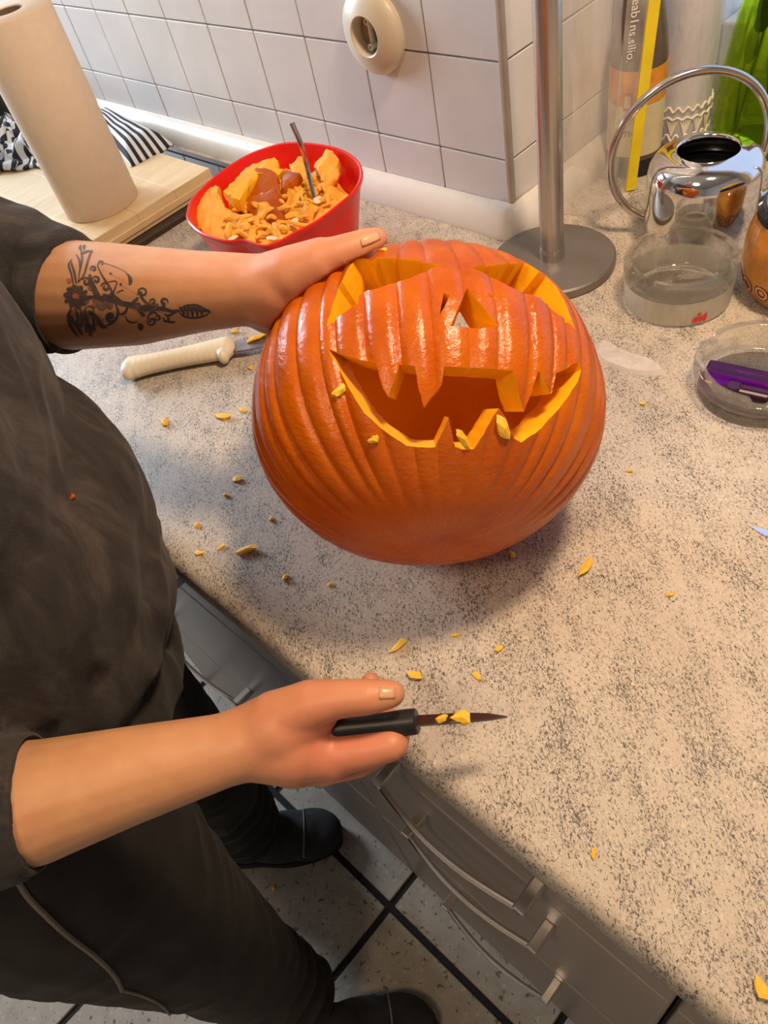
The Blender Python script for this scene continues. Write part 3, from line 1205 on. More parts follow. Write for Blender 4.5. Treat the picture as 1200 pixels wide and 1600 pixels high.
head_e = [(HEAD + HR @ V((0, -0.01, 0.03)), (0.076, 0.095, 0.095), HR),
          (HEAD + HR @ V((0, 0.025, -0.045)), (0.060, 0.070, 0.070), HR),
          (HEAD + HR @ V((0, 0.058, -0.085)), (0.030, 0.028, 0.026), HR),
          (HEAD + HR @ V((0, 0.098, -0.020)), (0.013, 0.018, 0.026), HR),
          (HEAD + HR @ V((0, 0.092, -0.060)), (0.024, 0.010, 0.008), HR),
          (HEAD + HR @ V((0, 0.086, -0.070)), (0.020, 0.010, 0.007), HR),
          (HEAD + HR @ V((0.079, 0.0, -0.01)), (0.008, 0.017, 0.028), HR),
          (HEAD + HR @ V((-0.079, 0.0, -0.01)), (0.008, 0.017, 0.028), HR),
          (HEAD + HR @ V((0.031, 0.068, 0.022)), (0.026, 0.018, 0.010), HR),
          (HEAD + HR @ V((-0.031, 0.068, 0.022)), (0.026, 0.018, 0.010), HR)]
skin_o = blob('body', handR + handL + torso_core, head_e, 0.0024, 5, M['skin'], person)
red_at = skin_o.data.attributes.new('redness', 'FLOAT', 'POINT')
hcs = [(at(530, 1140, 0.485), 0.055), (at(520, 415, 0.540), 0.062), (HEAD, 0.08)]
red_at.data.foreach_set('value', [max(math.exp(-((v.co + PERS - hc).length / hr) ** 2) for hc, hr in hcs) for v in skin_o.data.vertices])
skin_o['label'] = 'bare forearms and hands, left forearm tattooed'

# eyes and hair
for s in (-1, 1):
    bm = bmesh.new()
    bmesh.ops.create_uvsphere(bm, u_segments=16, v_segments=10, radius=0.0115)
    o = bm_obj('eye', bm, M['eye'], person)
    o.location = HEAD + HR @ V((0.031 * s, 0.0735, 0.002)) - PERS
blob('hair', [], [(HEAD + HR @ V((0, -0.022, 0.045)), (0.083, 0.096, 0.090), HR), (HEAD + HR @ V((0, -0.05, -0.01)), (0.074, 0.062, 0.075), HR)], 0.006, 3, M['hair'], person)

# nails
skin_bvh = BVHTree.FromPolygons([v.co + PERS for v in skin_o.data.vertices], [tuple(p.vertices) for p in skin_o.data.polygons])


def on_skin(u, v):
    h = skin_bvh.ray_cast(CAM, ray(u, v).normalized())
    return h[0], h[1]


def nail(px, name='thumb_nail'):
    """small curved plate laid on the skin; px is a grid of pixel rows"""
    bm = bmesh.new()
    grid = []
    for row in px:
        r_ = []
        for p in row:
            h, nn = on_skin(*p)
            r_.append(bm.verts.new(h + nn * 0.0007))
        grid.append(r_)
    for A, B in zip(grid[:-1], grid[1:]):
        for k in range(len(A) - 1):
            bm.faces.new((A[k], A[k + 1], B[k + 1], B[k]))
    o = bm_obj(name, bm, M['nail'], person)
    o.data.transform(Matrix.Translation(-PERS))
    md = o.modifiers.new('t', 'SOLIDIFY')
    md.thickness = 0.0006
    return o


def quad_grid(a, b, c, d, n=4):
    g_ = []
    for i in range(n + 1):
        t = i / n
        row = []
        for k in range(n + 1):
            s = k / n
            p = [(a[q] * (1 - s) + b[q] * s) * (1 - t) + (d[q] * (1 - s) + c[q] * s) * t for q in (0, 1)]
            row.append(tuple(p))
        g_.append(row)
    return g_


def try_nail(*a):
    try:
        nail(quad_grid(*a))
    except Exception as ex:
        print('nail skipped', ex)


try_nail((562, 374), (591, 362), (594, 374), (566, 386))
try_nail((592, 1074), (618, 1076), (617, 1091), (592, 1092))

# ---- tattoo: ribbons of ink lying on the forearm
tat_bm = {0: bmesh.new(), 1: bmesh.new(), 2: bmesh.new()}


def zz(p):        # coordinates were read off a detail view of the forearm
    return (90 + p[0] * 250.0 / 1200.0, 360 + p[1] * 200.0 / 960.0)


def ink(pts, w, k=0, smooth=5, lift=0.00025, taper=True):
    pp = [zz(p) for p in pts]
    if len(pp) > 2:
        c = catmull([V((p[0], p[1], 0)) for p in pp], smooth)
    else:
        c = [V((*pp[0], 0)).lerp(V((*pp[1], 0)), t / 6) for t in range(7)]
    L = []
    for i, q in enumerate(c):
        t = c[min(i + 1, len(c) - 1)] - c[max(i - 1, 0)]
        if t.length < 1e-6:
            continue
        t.normalize()
        n = V((-t.y, t.x, 0))
        f = i / (len(c) - 1)
        ww = w * (0.45 + 0.55 * math.sin(math.pi * min(1, max(0, f)))) if taper else w
        h1, n1 = on_skin(*(q + n * ww)[:2])
        h2, n2 = on_skin(*(q - n * ww)[:2])
        if h1 is None or h2 is None or (h1 - h2).length > 0.02:
            L.append(None)
            continue
        b_ = tat_bm[k]
        L.append((b_.verts.new(h1 + n1 * lift), b_.verts.new(h2 + n2 * lift)))
    for A, B in zip(L[:-1], L[1:]):
        if A and B and (A[0].co - B[0].co).length < 0.02:
            tat_bm[k].faces.new((A[0], A[1], B[1], B[0]))


def dot(c, r, k=0, lift=0.00028):
    b_ = tat_bm[k]
    ring = []
    for i in range(10):
        a = 2 * math.pi * i / 10
        p = zz((c[0] + r * math.cos(a), c[1] + r * math.sin(a)))
        h, nn = on_skin(*p)
        if h is None:
            return
        ring.append(b_.verts.new(h + nn * lift))
    b_.faces.new(ring)


def curl(c, r, a0, turns, w, k=0, sgn=1):
    pts = []
    n = 9
    for i in range(n):
        t = i / (n - 1)
        a = a0 + sgn * t * turns * 2 * math.pi
        rr = r * (1 - 0.8 * t)
        pts.append((c[0] + rr * math.cos(a), c[1] + rr * math.sin(a)))
    ink(pts, w, k, 4)


W = 1.5
# pointed end towards the wrist
ink([(905, 600), (960, 565), (1040, 560), (1100, 585), (1150, 605)], 1.6, smooth=6)
ink([(905, 600), (950, 645), (1030, 655), (1100, 640), (1150, 610)], 1.6, smooth=6)
for x in (935, 965, 1000, 1035, 1070):
    ink([(x - 22, 568 + abs(x - 990) * 0.06), (x + 8, 605), (x + 14, 650 - abs(x - 985) * 0.12)], 2.4)
ink([(920, 605), (1000, 590), (1080, 600), (1145, 608)], 2.6)
ink([(930, 585), (990, 575), (1050, 580)], 3.2, 1)
# stem and scrolls
ink([(905, 600), (860, 605), (800, 590), (740, 585), (690, 580), (640, 580), (560, 560), (480, 545), (400, 520), (320, 505), (240, 500), (160, 500)], 4.2, smooth=6)
ink([(760, 560), (700, 575), (640, 585), (590, 570)], 6.0, 1)
curl((640, 465), 40, 2.6, 1.25, 1.7)
ink([(612, 450), (630, 500), (660, 535), (700, 560)], 2.2)
curl((715, 535), 26, 2.6, 1.1, 1.6)
curl((800, 535), 30, 0.2, 1.0, 2.2, sgn=-1)
ink([(775, 530), (800, 560), (760, 590)], 2.4)
curl((705, 680), 36, 3.4, -1.25, 1.8)
ink([(672, 665), (690, 630), (720, 610), (760, 640)], 2.2)
curl((750, 650), 26, 3.2, -1.1, 1.7)
curl((820, 660), 30, 3.4, -0.7, 2.0)
ink([(800, 625), (830, 640), (870, 620), (900, 608)], 2.0)
ink([(815, 680), (850, 688), (885, 685)], 1.8)
ink([(600, 590), (640, 630), (660, 640)], 2.8)
ink([(540, 560), (590, 520), (605, 500)], 2.6)
ink([(560, 575), (600, 560), (620, 545)], 4.0)
# large sweeps
ink([(300, 265), (315, 235), (340, 240), (330, 262)], 1.8)
ink([(300, 265), (330, 330), (365, 385), (400, 440), (420, 480), (480, 530), (530, 560)], 1.9, smooth=6)
for t in range(15):
    a = (345 + 175 * t / 14, 248 + 70 * (t / 14) ** 1.5)
    dot(a, 4.6)
ink([(530, 330), (545, 360), (548, 385), (540, 410)], 3.2)
ink([(515, 325), (540, 345), (545, 380)], 1.6)
dot((400, 325), 10)
dot((475, 405), 10)
for t in range(7):
    dot((345 + t * 24, 300 + t * 12), 3)
ink([(365, 390), (430, 380), (450, 395)], 1.0)
ink([(450, 385), (430, 440), (410, 480)], 1.3)
ink([(440, 470), (480, 450), (500, 452)], 1.0)
for t in range(8):
    dot((485 + t * 16, 415 + t * 9), 3)
ink([(440, 620), (490, 625), (520, 590), (515, 560)], 2.0)
ink([(420, 500), (440, 560), (455, 610), (440, 660), (400, 700), (350, 720)], 2.0, smooth=6)
ink([(510, 640), (525, 675), (560, 690), (600, 685)], 1.3)
dot((618, 725), 18)
ink([(605, 700), (630, 720), (620, 750)], 3.4)
# rosette near the elbow
curl((400, 650), 40, 0.5, 1.2, 3.0)
dot((398, 650), 16)
dot((345, 668), 10, 2)
curl((360, 425), 36, 3.3, 1.2, 2.2)
curl((290, 372), 30, 3.3, 1.1, 2.0)
curl((270, 290), 24, 2.6, 1.1, 1.8)
ink([(243, 330), (250, 380), (280, 450), (310, 500), (350, 530)], 4.5)
ink([(340, 480), (390, 500), (420, 460)], 4.0)
curl((215, 385), 34, 3.6, 1.2, 2.2)
for a0 in range(10):
    a = a0 / 10 * 2 * math.pi
    c = (140, 495)
    ink([(c[0] + 26 * math.cos(a), c[1] + 26 * math.sin(a)), (c[0] + 60 * math.cos(a + 0.25), c[1] + 55 * math.sin(a + 0.25)), (c[0] + 95 * math.cos(a + 0.1), c[1] + 88 * math.sin(a + 0.1))], 4.2)
for (cx, cy, r) in [(95, 500, 40), (200, 520, 42), (140, 450, 40), (150, 555, 40), (240, 600, 40), (330, 560, 42), (300, 540, 30), (110, 440, 26), (250, 430, 26), (390, 560, 30)]:
    dot((cx, cy), r, 1, 0.00018)
dot((135, 492), 22, 2, 0.0004)
dot((88, 378), 18, 2, 0.0004)
dot((118, 625), 16, 2, 0.0004)
dot((275, 560), 16, 2, 0.0004)
dot((270, 520), 8, 2, 0.0004)
# leaves above and below
for pts in ([(120, 410), (105, 330), (85, 260), (110, 215)], [(140, 400), (125, 320), (105, 235)], [(155, 390), (170, 290), (185, 215), (180, 160), (175, 125)], [(150, 395), (200, 330), (225, 240), (245, 180), (265, 155)], [(265, 155), (215, 160), (175, 185)],
            [(185, 130), (205, 115), (195, 150)], [(180, 110), (165, 130), (180, 160)], [(140, 180), (165, 230), (170, 300)], [(100, 250), (130, 320), (140, 390)]):
    ink(pts, 1.7)
for pts in ([(100, 580), (90, 640), (130, 700), (150, 730)], [(130, 590), (150, 640), (140, 700)], [(170, 590), (190, 660), (170, 720)], [(200, 590), (220, 670), (210, 760)], [(230, 600), (270, 660), (265, 750)], [(250, 600), (320, 690), (330, 730)], [(300, 640), (310, 700), (360, 725)], [(90, 600), (80, 660), (110, 740), (150, 790)], [(160, 640), (150, 720), (180, 780)], [(180, 640), (240, 720), (240, 790)]):
    ink(pts, 2.4)
    ink([(p[0] + 12, p[1] + 8) for p in pts], 3.0, 1, lift=0.00018)
for k, nm in ((1, 'tattoo_shading'), (0, 'tattoo_linework'), (2, 'tattoo_red_spots')):
    o = bm_obj(nm, tat_bm[k], (M['ink'], M['ink_soft'], M['ink_red'])[k], person, False)
    o.data.transform(Matrix.Translation(-PERS))

# ---- clothing


def wr_sweater(p):
    d = 0.0060 * noise.noise(V((p.x * 9, p.y * 9, p.z * 5 + 3)))
    q = V((p.x * 20 + p.z * 14, p.y * 20, p.z * 10 - p.x * 8))
    r = noise.noise(q)
    d += 0.0050 * (1 - abs(r) * 2.2)
    return d


def lerp(a, b, t):
    return V(a) * (1 - t) + V(b) * t


cuffR = at(52, 1252, 0.476)
cuffL = at(112, 462, 0.634)
shR_mid = lerp(ELR, SHR, 0.5)
sweater_ch = [
    [(cuffR, 0.0425, 'flat'), (lerp(cuffR, ELR, 0.6), 0.046), (ELR, 0.052), (shR_mid, 0.062), (SHR, 0.072)],
    [(cuffL, 0.0492, 'flat'), (lerp(cuffL, ELL, 0.5), 0.0510), (ELL, 0.057), (lerp(ELL, SHL, 0.5), 0.064), (SHL, 0.072)],
    [(SHR, 0.070), (body(0, 0.0, 1.40), 0.085), (SHL, 0.070)],
]
# bunched folds above the left cuff
for t, r in ((0.62, 0.0560), (0.95, 0.0625)):
    q = lerp(cuffL, ELL, t)
    sweater_ch.append([(q, r), (q + V((0.004, 0.003, 0.004)), r)])
sweater_e = [
    (body(0, -0.005, 1.27), (0.205, 0.150, 0.20), ROT),
    (body(0, 0.000, 1.16), (0.195, 0.168, 0.20), ROT),
    (body(0, 0.004, 1.02), (0.188, 0.178, 0.165), ROT),
    (body(0, 0.000, 0.95), (0.186, 0.172, 0.125), ROT),
    (body(0, -0.010, 0.86), (0.182, 0.146, 0.12), ROT),
]
swt = blob('sweater', sweater_ch, sweater_e, 0.0055, 6, M['sweater'], person, wr_sweater)

sw_bvh = BVHTree.FromPolygons([v.co + PERS for v in swt.data.vertices], [tuple(p.vertices) for p in swt.data.polygons])
h_, n_, _, _ = sw_bvh.ray_cast(CAM, ray(112, 776).normalized())
if h_ is not None:
    o = chunk('pumpkin_scrap', h_ + n_ * 0.0008, (0.0022, 0.0020, 0.0014), M['pskin'], 77, n_)
    tag(o, 'tiny orange crumb stuck on the dark sweater belly', 'pumpkin scrap', 'pumpkin scraps')
# open the sleeves and the hem visually with cuffs
def cuff(name, c, axis, r, m):
    ax = V(axis).normalized()
    q = ax.to_track_quat('Z', 'Y').to_matrix().to_4x4()
    bm = bmesh.new()
    add_lathe(bm, [(r - 0.003, -0.002), (r + 0.0002, -0.002), (r + 0.001, 0.004), (r + 0.001, 0.016), (r + 0.0002, 0.0185), (r - 0.002, 0.019), (r - 0.005, 0.010)], 48, close=True)
    bm.transform(Matrix.Translation(c - PERS) @ q)
    return bm_obj(name, bm, m, person)


cuff('cuff', cuffL - (cuffL - ELL).normalized() * 0.017, cuffL - ELL, 0.0490, M['sweater'])
cuff('cuff', cuffR - (cuffR - ELR).normalized() * 0.017, cuffR - ELR, 0.0425, M['sweater'])


def wr_tr(p):
    d = 0.004 * noise.noise(V((p.x * 10, p.y * 10, p.z * 7)))
    fold = math.exp(-((p.z - 0.16) / 0.10) ** 2)
    d += 0.006 * fold * math.sin(p.z * 130 + 4 * noise.noise(V((p.x * 14, p.y * 14, p.z * 6))))
    r = noise.noise(V((p.x * 13 + p.z * 9, p.y * 13 - p.z * 7, p.z * 9)))
    d += 0.004 * (1 - abs(r) * 2.2)
    return d


HIPR, HIPL = body(0.104, -0.070, 0.86), body(-0.092, -0.005, 0.86)
KNR, KNL = V((-0.450, -0.140, 0.47)), V((-0.635, -0.015, 0.47))
ANR, ANL = V((-0.405, -0.135, 0.11)), V((-0.665, -0.02, 0.11))
trousers = blob('trousers', [
    [(HIPR, 0.124), (lerp(HIPR, KNR, 0.30), 0.122), (lerp(HIPR, KNR, 0.60), 0.106), (KNR, 0.086), (lerp(KNR, ANR, 0.5), 0.066), (ANR, 0.058)],
    [(HIPL, 0.105), (lerp(HIPL, KNL, 0.45), 0.092), (KNL, 0.076), (lerp(KNL, ANL, 0.5), 0.066), (ANL, 0.058)],
], [(body(0, -0.03, 0.90), (0.175, 0.135, 0.12), ROT), (body(0, -0.07, 0.84), (0.155, 0.10, 0.10), ROT), (body(0.080, -0.175, 0.83), (0.118, 0.090, 0.11), ROT), (body(-0.075, -0.140, 0.84), (0.10, 0.085, 0.11), ROT)], 0.0055, 6, M['trousers'], person, wr_tr)
tr_bvh = BVHTree.FromPolygons([v.co + PERS for v in trousers.data.vertices], [tuple(p.vertices) for p in trousers.data.polygons])


def seam(px, name='side_seam', w=0.0022):
    pts = []
    for p in catmull([V((a, b, 0)) for a, b in px], 6):
        h, nn, _, _ = tr_bvh.ray_cast(CAM, ray(p.x, p.y).normalized())
        if h is not None:
            pts.append(h + nn * 0.0008 - PERS)
    if len(pts) > 3:
        tube(name, pts, w, M['seam'], person, 8)


seam([(22, 1366), (45, 1402), (95, 1452), (150, 1495), (180, 1525), (190, 1546)])
seam([(190, 1546), (225, 1556), (255, 1572), (275, 1596)], 'side_seam', 0.0016)


def shoe(toe, heel, name='shoe'):
    toe, heel = V(toe), V(heel)
    d = (toe - heel).normalized()
    s = V((-d.y, d.x, 0))
    R3 = Matrix(((d.x, s.x, 0), (d.y, s.y, 0), (0, 0, 1)))
    L = (toe - heel).length

    def q(f, sd, z):
        return heel + d * (L * f) + s * sd + V((0, 0, z))
    o = blob(name, [], [
        (q(0.80, 0.0, 0.034), (0.062, 0.047, 0.030), R3),
        (q(0.62, 0.0, 0.042), (0.085, 0.046, 0.036), R3),
        (q(0.40, 0.0, 0.058), (0.080, 0.040, 0.050), R3),
        (q(0.18, 0.0, 0.055), (0.050, 0.038, 0.052), R3),
        (q(0.24, 0.0, 0.095), (0.050, 0.040, 0.045), R3)], 0.004, 5, M['shoe'], person)
    # sole
    bm = bmesh.new()
    out = []
    for k in range(40):
        a = 2 * math.pi * k / 40
        x = 0.5 + 0.5 * math.cos(a)
        wdt = 0.046 * (1.0 - 0.22 * math.exp(-((x - 0.38) / 0.16) ** 2)) * (0.92 if x < 0.3 else 1.0)
        y = wdt * math.copysign(abs(math.sin(a)) ** 0.6, math.sin(a))
        out.append(q(x * 1.02 - 0.005, y, 0.001) - PERS)
    add_prism(bm, out, (0, 0, 0.020))
    bm_obj('sole', bm, M['sole'], o)
    o.children[0].matrix_parent_inverse = Matrix.Identity(4)
    # toe seam
    pts = []
    bv = BVHTree.FromPolygons([v.co + PERS for v in o.data.vertices], [tuple(p.vertices) for p in o.data.polygons])
    for k in range(11):
        t = -1 + 2 * k / 10
        c = q(0.80 - 0.03 * t * t, t * 0.043, 0.14)
        h, nn, _, _ = bv.ray_cast(c, V((0, 0, -1)))
        if h is not None:
            pts.append(h + nn * 0.0005 - PERS)
    if len(pts) > 3:
        tube('toe_seam', pts, 0.0016, M['seam'], o, 8)
    return o


shoe((-0.560, 0.085, 0.0), (-0.735, -0.105, 0.0))
shoe((-0.238, -0.022, 0.0), (-0.428, -0.225, 0.0))

# ================================================================== SMALL KNIFE IN THE RIGHT HAND
kn = empty('paring_knife', KA)
tag(kn, 'small black-handled paring knife held in the right hand', 'knife')
kd = (KB - KA).normalized()
ks = kd.cross(V((0, 0, 1))).normalized()
ku = ks.cross(kd).normalized()


def kq(t, s, u):
    return kd * t + ks * s + ku * u


KL = (KB - KA).length
bm = bmesh.new()
rws = []
for t, a, b in ((0.0, 0.004, 0.005), (0.006, 0.0075, 0.0095), (0.02, 0.0085, 0.0105), (0.04, 0.008, 0.0095), (KL - 0.02, 0.0078, 0.0085), (KL - 0.006, 0.0082, 0.0090), (KL, 0.0080, 0.0088), (KL + 0.001, 0.0070, 0.0078)):
    rws.append([bm.verts.new(kq(t, a * math.cos(2 * math.pi * k / 20), b * math.sin(2 * math.pi * k / 20))) for k in range(20)])
for A, B in zip(rws[:-1], rws[1:]):
    for k in range(20):
        l = (k + 1) % 20
        bm.faces.new((A[k], A[l], B[l], B[k]))
bm.faces.new(rws[0])
bm.faces.new(list(reversed(rws[-1])))
bm_obj('handle', bm, M['knife_black'], kn)
BT = at(795, 1118, 0.484) - KA
bl = (BT - kq(KL, 0, 0))
bld = bl.normalized()
bls = bld.cross(ku).normalized()
blu = (ku * 0.55 + bls * 0.83).normalized()      # blade turned on its side, seen at a slant
BL_ = bl.length
outl = [(0, -0.0065), (0.55, -0.0060), (0.80, -0.0035), (1.0, 0.0015), (0.85, 0.0035), (0.5, 0.0050), (0, 0.0055)]
bm = bmesh.new()
base = kq(KL - 0.001, 0, 0)
nrm_b = bld.cross(blu).normalized()
add_prism(bm, [base + bld * (BL_ * a) + blu * b - nrm_b * 0.0006 for a, b in outl], nrm_b * 0.0012)
bm_obj('blade', bm, M['blade'], kn, False)
for t, sz in ((0.30, 0.004), (0.52, 0.0072)):
    pnt = KA + base + bld * (BL_ * t) + blu * 0.001 + V((0, 0, 0.003))
    o = chunk('pumpkin_scrap', pnt, (sz, sz * 0.7, sz * 0.45), M['scrap'], int(t * 100), (0.3, -0.3, 1), 0.4)
    tag(o, 'small yellow scrap on the paring knife blade next to its handle' if t < 0.4 else 'larger yellow scrap on the middle of the paring knife blade', 'pumpkin scrap', 'pumpkin scraps')

# ================================================================== SCRAPS ON THE WORKTOP AND FLOOR
scr = [((258, 662), 0.0085, 'triangular yellow scrap right of the sweater below the white knife'), ((350, 652), 0.007, 'curved shaving between white knife and pumpkin'),
       ((380, 643), 0.005, 'small scrap touching distance left of the pumpkin below the knife ferrule'), ((371, 750), 0.0058, 'orange crumb left of the pumpkin above a paler crumb'),
       ((353, 775), 0.004, 'pale tiny crumb left of the pumpkin below an orange crumb'), ((425, 812), 0.0035, 'tiny crumb close to the lower left side of the pumpkin'),
       ((308, 822), 0.0045, 'faint crumb near the sweater above the worktop edge'), ((386, 862), 0.0075, 'long thin peel strip near the worktop edge'),
       ((312, 865), 0.0045, 'yellow crumb beside the sweater at the worktop edge'), ((345, 857), 0.0035, 'pale crumb between peel strip and sweater'),
       ((447, 903), 0.0050, 'orange-skinned cube scrap in the pumpkin shadow'), ((515, 914), 0.0025, 'tiniest crumb inside the pumpkin shadow'),
       ((622, 1011), 0.0055, 'yellow strip scrap above the thumb of the knife hand'), ((712, 993), 0.003, 'thin crumb right of the strip scrap below the pumpkin'),
       ((650, 1056), 0.0068, 'thick yellow scrap just above the knife handle'), ((745, 1057), 0.0042, 'orange crumb above the knife blade'),
       ((780, 1015), 0.0040, 'orange crumb between knife tip and pumpkin'), ((916, 889), 0.0068, 'elongated orange scrap right below the pumpkin'),
       ((1047, 930), 0.0038, 'single crumb on the open worktop right of the pumpkin'), ((928, 1335), 0.0038, 'lone crumb on the worktop above the drawer handles'),
       ((1188, 1548), 0.0068, 'orange scrap in the bottom right corner of the worktop'), ((983, 737), 0.003, 'faint crumb right of the pumpkin flank'),
       ((1003, 632), 0.004, 'crumb below the clear plastic blade cover'), ((800, 868), 0.004, 'crumb under the lower right bulge of the pumpkin'),
       ((393, 575), 0.005, 'pale crumb beside the white knife blade'), ((366, 520), 0.005, 'crumb behind the white knife below the forearm')]
for i, (p, s, lb) in enumerate(scr):
    q = onz(p[0], p[1], ZT)
    rn = random.Random(i)
    el = 2.0 if ('strip' in lb or 'elongated' in lb or 'curved' in lb) else 1.25
    a = -0.2 if i != 17 else -1.2
    o = chunk('pumpkin_scrap', (q.x, q.y, ZT + s * 0.30), (s * el * 0.8, s * 0.62, s * 0.38), M['scrap'], 200 + i, (0, 0, 1), rn.uniform(0, 3.1), 1, 0.4)
    mz = min(v.co.z for v in o.data.vertices)
    o.location.z = ZT - mz
    tag(o, lb, 'pumpkin scrap', 'pumpkin scraps')
q = onz(428, 1388, 0)
o = chunk('pumpkin_scrap', (q.x, q.y, 0.003), (0.006, 0.005, 0.003), M['scrap'], 300)
o.location.z = -min(v.co.z for v in o.data.vertices)
tag(o, 'orange crumb on the floor tile beside the left shoe', 'pumpkin scrap', 'pumpkin scraps')

# ================================================================== WHITE KNIFE UNDER THE FOREARM
ka = onz(192, 578, ZT + 0.011)
kb = onz(363, 542, ZT + 0.011)
kt = onz(470, 515, ZT + 0.006)
wk = empty('kitchen_knife', (ka.x, ka.y, ZT))
tag(wk, 'cream-handled kitchen knife lying under the tattooed forearm', 'knife')
d = (kb - ka)
d.z = 0
HL = d.length
d.normalize()
s = V((-d.y, d.x, 0))
R3 = Matrix(((d.x, s.x, 0), (d.y, s.y, 0), (0, 0, 1)))


def kw(a, b):
    return V((ka.x, ka.y, ZT + 0.0115)) + d * a + s * b


hand_e = []
for i in range(17):
    t = i / 16
    a = 0.012 + (HL - 0.020) * t
    hand_e.append((kw(a, 0.0), (0.012, 0.0172 - 0.0036 * math.sin(math.pi * min(1, t * 1.1)) + (0.001 if t < 0.1 else 0), 0.0108), R3))
hand_e += [(kw(0.010, -0.003), (0.011, 0.0165, 0.0108), R3), (kw(HL - 0.010, -0.015), (0.0070, 0.0095, 0.0095), R3), (kw(HL - 0.006, 0.0), (0.008, 0.0115, 0.0105), R3)]
blob('handle', [], hand_e, 0.0014, 6, M['knife_white'], wk)
bm = bmesh.new()
L2 = (kt - kb).length + 0.055
out = [(HL - 0.001, -0.010), (HL + 0.02, -0.012), (HL + L2 * 0.6, -0.011), (HL + L2, 0.002), (HL + L2 * 0.8, 0.009), (HL, 0.0105)]
add_prism(bm, [d * a + s * b + V((0, 0, 0.0095)) for a, b in out], (0, 0, 0.002))
bm_obj('blade', bm, M['blade'], wk, False)
pq = d * (HL + 0.03) + s * 0.0045 + V((ka.x, ka.y, ZT + 0.0135))
o = chunk('pumpkin_scrap', pq, (0.016, 0.004, 0.0025), M['scrap'], 61, (0, 0, 1), math.atan2(d.y, d.x) + 0.25)
tag(o, 'long yellow shaving on the blade of the cream-handled knife', 'pumpkin scrap', 'pumpkin scraps')

# ================================================================== RED BOWL WITH PULP
rim_px = [(290, 338), (299, 311), (335, 275), (380, 245), (416, 230), (452, 222), (500, 225), (536, 234), (560, 251), (567, 272), (557, 296), (530, 320), (494, 347), (464, 362), (440, 376), (416, 385), (396, 381), (378, 376), (350, 377), (314, 365), (296, 350)]
ZR = 1.005
rim = [onz(u, v, ZR) for u, v in rim_px]
bc = sum(rim, V()) / len(rim)
rim = catmull(rim + [rim[0]], 4)[:-1]
# spout lip dips
bowl = empty('mixing_bowl', (bc.x, bc.y, ZT))
tag(bowl, 'red plastic mixing bowl with pouring lip full of pumpkin pulp', 'bowl')
bm = bmesh.new()


def bowl_ring(k, z, inset=0.0):
    row = []
    for p in rim:
        e = V((p.x - bc.x, p.y - bc.y, 0))
        L = e.length
        e2 = e * ((L * k - inset) / L)
        row.append(bm.verts.new((e2.x, e2.y, z)))
    return row


H = ZR - ZT
prof_o = [(0.55, 0.0), (0.66, 0.001), (0.73, 0.006), (0.78, 0.02), (0.85, 0.05), (0.92, 0.08), (0.955, H - 0.012), (0.965, H - 0.010), (0.985, H - 0.006), (1.0, H - 0.003), (1.0, H), (0.985, H + 0.001)]
prof_i = [(0.965, H), (0.935, H - 0.012), (0.90, 0.08), (0.83, 0.05), (0.76, 0.022), (0.70, 0.010), (0.6, 0.005)]
rr_ = [bowl_ring(k, z) for k, z in prof_o] + [bowl_ring(k, z) for k, z in prof_i]
n_ = len(rim)
for A, B in zip(rr_[:-1], rr_[1:]):
    for i in range(n_):
        j = (i + 1) % n_
        bm.faces.new((A[i], A[j], B[j], B[i]))
bm.faces.new(list(reversed(rr_[0])))
bm.faces.new(rr_[-1])
bm_obj('bowl_body', bm, M['red'], bowl, True, 45)

# pulp: stringy heap, nobody could count it
bm = bmesh.new()
rn = random.Random(12)
rings = []
NK = 14
for q_ in range(NK + 1):
    k = 0.845 * (1 - q_ / NK)
    row = []
    for i, p in enumerate(rim):
        e = V((p.x - bc.x, p.y - bc.y, 0)) * k
        h = 0.078 + 0.014 * (1 - k) + 0.020 * noise.noise(V((e.x * 38, e.y * 38, 2.0))) + 0.008 * noise.noise(V((e.x * 120, e.y * 120, 5.0)))
        if k > 0.80:
            h = 0.062
        row.append(bm.verts.new((e.x, e.y, h)))
    rings.append(row)
for A, B in zip(rings[:-1], rings[1:]):
    for i in range(n_):
        j = (i + 1) % n_
        bm.faces.new((A[i], A[j], B[j], B[i]))
# shreds poking out
for t in range(170):
    a = rn.uniform(0, 6.28)
    r = math.sqrt(rn.uniform(0, 1)) * 0.068
    c = V((r * math.cos(a), r * math.sin(a), 0.084 + rn.uniform(-0.004, 0.012)))
    dr = V((rn.uniform(-1, 1), rn.uniform(-1, 1), rn.uniform(-0.25, 0.55))).normalized()
    L = rn.uniform(0.008, 0.026)
    w = rn.uniform(0.0015, 0.0050)
    pts = [c - dr * L * 0.5, c + V((rn.uniform(-1, 1), rn.uniform(-1, 1), rn.uniform(0, 1))) * 0.003, c + dr * L * 0.5]
    add_tube(bm, catmull(pts, 3), [w * 0.5, w * 0.9, w, w, w * 0.9, w * 0.7, w * 0.25], 6)
pulp = bm_obj('pumpkin_pulp', bm, M['flesh_bowl'], None, True, 50)
pulp.location = (bc.x, bc.y, ZT)
tag(pulp, 'stringy orange pumpkin pulp filling the red bowl', 'pumpkin pulp', None, 'stuff')


